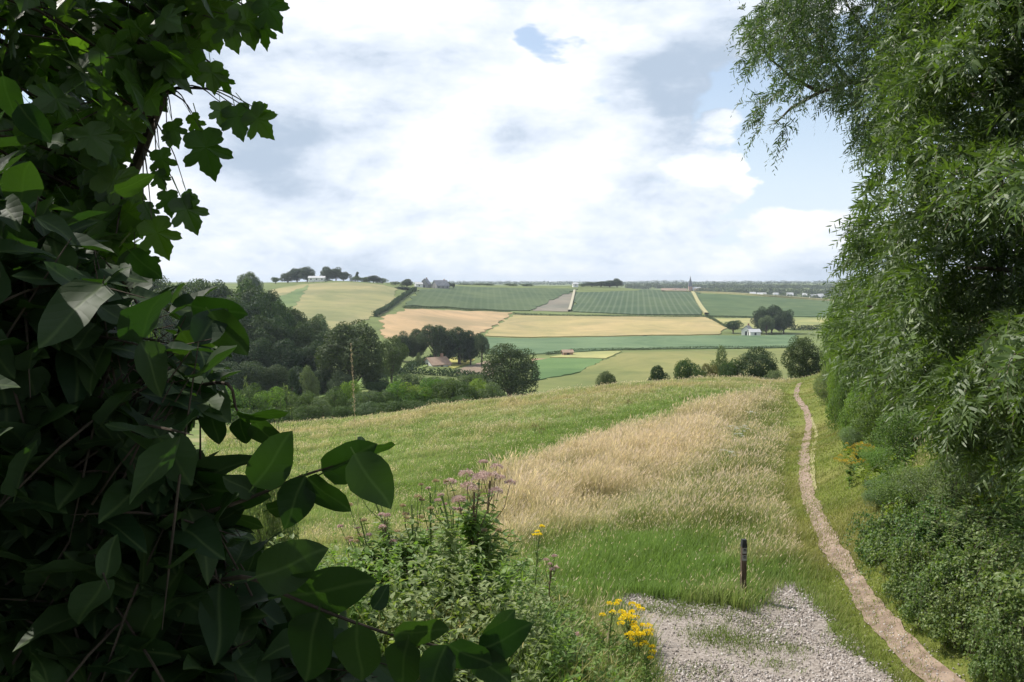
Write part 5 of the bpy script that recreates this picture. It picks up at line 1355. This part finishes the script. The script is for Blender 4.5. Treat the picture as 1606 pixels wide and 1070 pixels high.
# dogwood
DGP = [(-400, 150), (-20, 190), (50, 270), (120, 345), (195, 395), (232, 420), (248, 445), (330, 470), (365, 500), (360, 560), (340, 610), (345, 660), (330, 710), (360, 770), (400, 830), (430, 880), (450, 930), (500, 975), (600, 1020), (690, 1060), (700, 1300), (-400, 1300)]
HOLES = [((236, 548), (46, 84)), ((172, 738), (30, 22)), ((300, 690), (26, 20)), ((350, 905), (24, 18)), ((405, 700), (20, 16))]
dr = np.array([-.75, 1.35, float(hgt(-.75, 1.35))])
dg = thing('dogwood_shrub', tuple(dr), 'dark dogwood shrub with broad veined leaves filling the near corner', 'shrub')
lf, tw = MB(), MB()
DG2 = np.asarray(DGP, float)
MAINS = []
for tx_, ty_, d_ in ((10, 240, 1.9), (90, 380, 1.9), (150, 460, 1.9), (180, 640, 1.8), (260, 680, 1.8), (280, 800, 1.6), (340, 920, 1.5), (440, 1020, 1.4), (80, 560, 1.9), (20, 420, 2.0), (150, 700, 1.9), (-150, 300, 1.8), (-250, 600, 1.6), (240, 860, 1.7)):
    e_ = at(tx_, ty_, d_); r0_ = dr + np.array([rng.normal(0, .12), rng.normal(0, .12), -.1])
    ln_ = smooth_line([r0_, r0_ * .6 + e_ * .4 + np.array([-.10, .04, .06]), r0_ * .25 + e_ * .75 + np.array([-.06, .02, .08]), e_], 18)
    tw.tube(ln_ - dr, np.linspace(.005, .0006, 18), 6); MAINS.extend(list(ln_[4:]))
MAINS = np.array(MAINS)


def dog_shoots(n, d0, d1, size, poly, holes=True):
    global lf
    qx, qy = poly_sample(poly, n); dep = d0 + (d1 - d0) * rng.uniform(0, 1, n) ** 1.3
    tips = at(qx, qy, dep)
    for tpt in tips:
        nl = int(rng.integers(3, 6)); ln = rng.uniform(.18, .36); dv = nrm(np.array([rng.normal(.35, .45), rng.normal(-.1, .35), rng.normal(.45, .4)]))
        a = tpt - dv * ln
        u_, v_ = project(np.stack([a, a * .5 + tpt * .5, tpt]))
        if not inside(u_ + 25, v_, DG2).all() or a[1] < .75: continue
        root_ = dr + np.array([rng.normal(0, .25), rng.normal(0, .2), -.05])
        i_ = int(np.argmin(np.linalg.norm(MAINS - a, axis=1))); j0 = MAINS[i_]
        if np.linalg.norm(j0 - a) < .25: tw.tube(smooth_line([j0, j0 * .5 + a * .5 + np.array([0, 0, -.02]), a, a * .5 + tpt * .5 + np.array([0, 0, .015]), tpt], 11) - dr, np.linspace(.0022, .0008, 11), 5)
        else: tw.tube(smooth_line([a, a * .5 + tpt * .5 + np.array([0, 0, .015]), tpt], 6) - dr, [.0004, .0016, .0018, .0016, .0012, .0006], 5)
        P, D, N = [], [], []
        s1 = nrm(np.cross(dv, rdir(1)[0])); s2 = np.cross(dv, s1)
        for q_ in range(nl):
            f = (q_ + .6) / nl; b_ = a * (1 - f) + tpt * f; s_ = s1 if q_ % 2 else s2
            for g_ in (-1, 1):
                P.append(b_); D.append(dv * .55 + s_ * g_ * .9 + np.array([0, 0, -.25]) + .2 * rdir(1)[0]); N.append(np.array([-.05, -.25, 1.0]) + dv * .2 + .45 * rdir(1)[0])
        P, D, N = np.array(P), np.array(D), np.array(N)
        u, v = project(P + nrm(D) * size * .55); k = inside(u, v, DG2)
        if holes:
            for (hx, hy), (ra, rb) in HOLES: k &= ((u - hx) / (ra + 14)) ** 2 + ((v - hy) / (rb + 14)) ** 2 > 1
        if k.any(): lf.leaves(OVATES[int(rng.integers(0, 4))], (P - dr)[k], D[k], N[k], size * rng.uniform(.55, 1.2, int(k.sum())))
inpoly = [(max(-60, a), min(1120, b_)) for a, b_ in DGP]
dog_shoots(640, 1.05, 1.9, .088, inpoly)
dog_shoots(420, 1.9, 2.8, .10, inpoly)
dog_shoots(300, 1.05, 1.7, .085, [(240, 470), (365, 500), (360, 560), (340, 610), (350, 700), (365, 770), (430, 850), (455, 930), (520, 980), (640, 1030), (660, 1120), (200, 1120), (200, 700)])
dog_shoots(150, 1.0, 2.2, .10, DGP, False)
ex_s = [[(330, 802), (400, 778), (470, 748), (528, 728), (575, 700)], [(380, 905), (440, 930), (560, 978), (660, 1008), (740, 1020)], [(350, 600), (370, 640), (385, 668)]]
ex_d = [1.08, 1.02, 1.15]
for sg_, d in zip(ex_s, ex_d):
    root_ = dr + np.array([.1, 0, .05]); P = [at(sg_[0][0] - 190, sg_[0][1] + 60, d + .45), at(sg_[0][0] - 90, sg_[0][1] + 22, d + .2)] + [at(a, b_, d) for a, b_ in sg_]
    tw.tube(smooth_line(P, 16) - dr, np.concatenate([[.0006, .002], np.linspace(.0036, .0010, 14)]), 6)
exd = [(398, 762, 462, 681, 1.06, .25), (506, 742, 592, 703, 1.08, .35), (556, 712, 613, 800, 1.04, -.2), (566, 702, 570, 683, 1.08, .4), (580, 704, 621, 702, 1.08, .9), (482, 750, 545, 808, 1.06, .75), (478, 748, 444, 832, 1.06, -.2), (400, 776, 352, 745, 1.08, .3),
       (402, 905, 514, 866, 1.0, .1), (440, 935, 590, 925, 1.02, .65), (585, 955, 612, 918, 1.02, .3), (560, 980, 562, 1076, .98, .15), (618, 992, 706, 996, .98, .7), (700, 1012, 664, 1098, .95, .05), (704, 1012, 772, 1050, .95, .45), (752, 1020, 838, 985, .98, .5), (745, 1022, 800, 1078, .98, .2),
       (500, 960, 470, 1074, 1.0, .3), (640, 1005, 622, 1085, .98, .2), (372, 650, 452, 656, 1.12, 1.25), (376, 656, 384, 700, 1.14, .2), (398, 660, 436, 706, 1.14, .4), (330, 640, 340, 700, 1.12, .3), (30, 640, 34, 716, 1.2, .1), (92, 642, 84, 700, 1.22, .1), (150, 425, 158, 505, 1.25, .3), (205, 395, 250, 440, 1.3, .5),
       (130, 515, 160, 610, 1.3, .4), (330, 490, 384, 560, 1.2, .3), (300, 480, 386, 500, 1.25, .6), (285, 520, 330, 590, 1.2, .2), (260, 600, 345, 640, 1.2, .8), (345, 800, 410, 835, 1.1, .9), (335, 820, 385, 800, 1.1, .6), (300, 840, 350, 870, 1.1, 1.0), (300, 760, 420, 790, 1.1, .7),
       (420, 800, 470, 790, 1.1, .8), (5, 120, 20, 190, 1.5, .2), (30, 165, 75, 225, 1.5, .3), (100, 225, 70, 215, 1.5, .2), (180, 300, 245, 280, 1.5, .9), (60, 780, 110, 850, 1.15, .3), (250, 905, 330, 985, 1.05, .4), (180, 1010, 280, 1040, 1.0, .7), (760, 1010, 812, 960, 1.05, .5)]
px_leaves(lf, exd, OVATE, 1.12); lf.v[-1] = lf.v[-1] - dr.astype(np.float32)
# unseen leaf mass added behind and beside the viewer to block skylight
n = 5200; P = np.column_stack([rng.uniform(-3.6, -.55, n), rng.uniform(-2.4, 1.0, n), rng.uniform(-1.6, 2.3, n)])
lf.leaves(OVATE, P - dr, rdir(n), rdir(n) * .7 + np.array([0, 0, .6]), rng.uniform(.08, .12, n))
lf.build('foliage', dog_m, dg, smooth=True); tw.build('branches', bark2, dg)

# sunlit hazel seen through the gaps
hz_m = leaf_mat("hazel_leaf", (.10, .17, .03), (.17, .25, .05), .42, .45, .35, back=(.15, .2, .09))
near_proto('hz', hz_m, 3, 1.7, 9000, .085, 22)
shrub('hz', 215, 485, 130, 6.4, 'sunlit hazel bush glimpsed through a gap in the dark dogwood leaves', name='hazel_bush')
shrub('hz', 14, 20, 80, 6.8, 'tall sunlit hazel behind the sycamore leaves in the top corner', name='hazel_bush')
shrub('ns', 400, 690, 120, 9.5, 'grey-leaved scrub at the meadow edge behind the dogwood', name='scrub_bush')
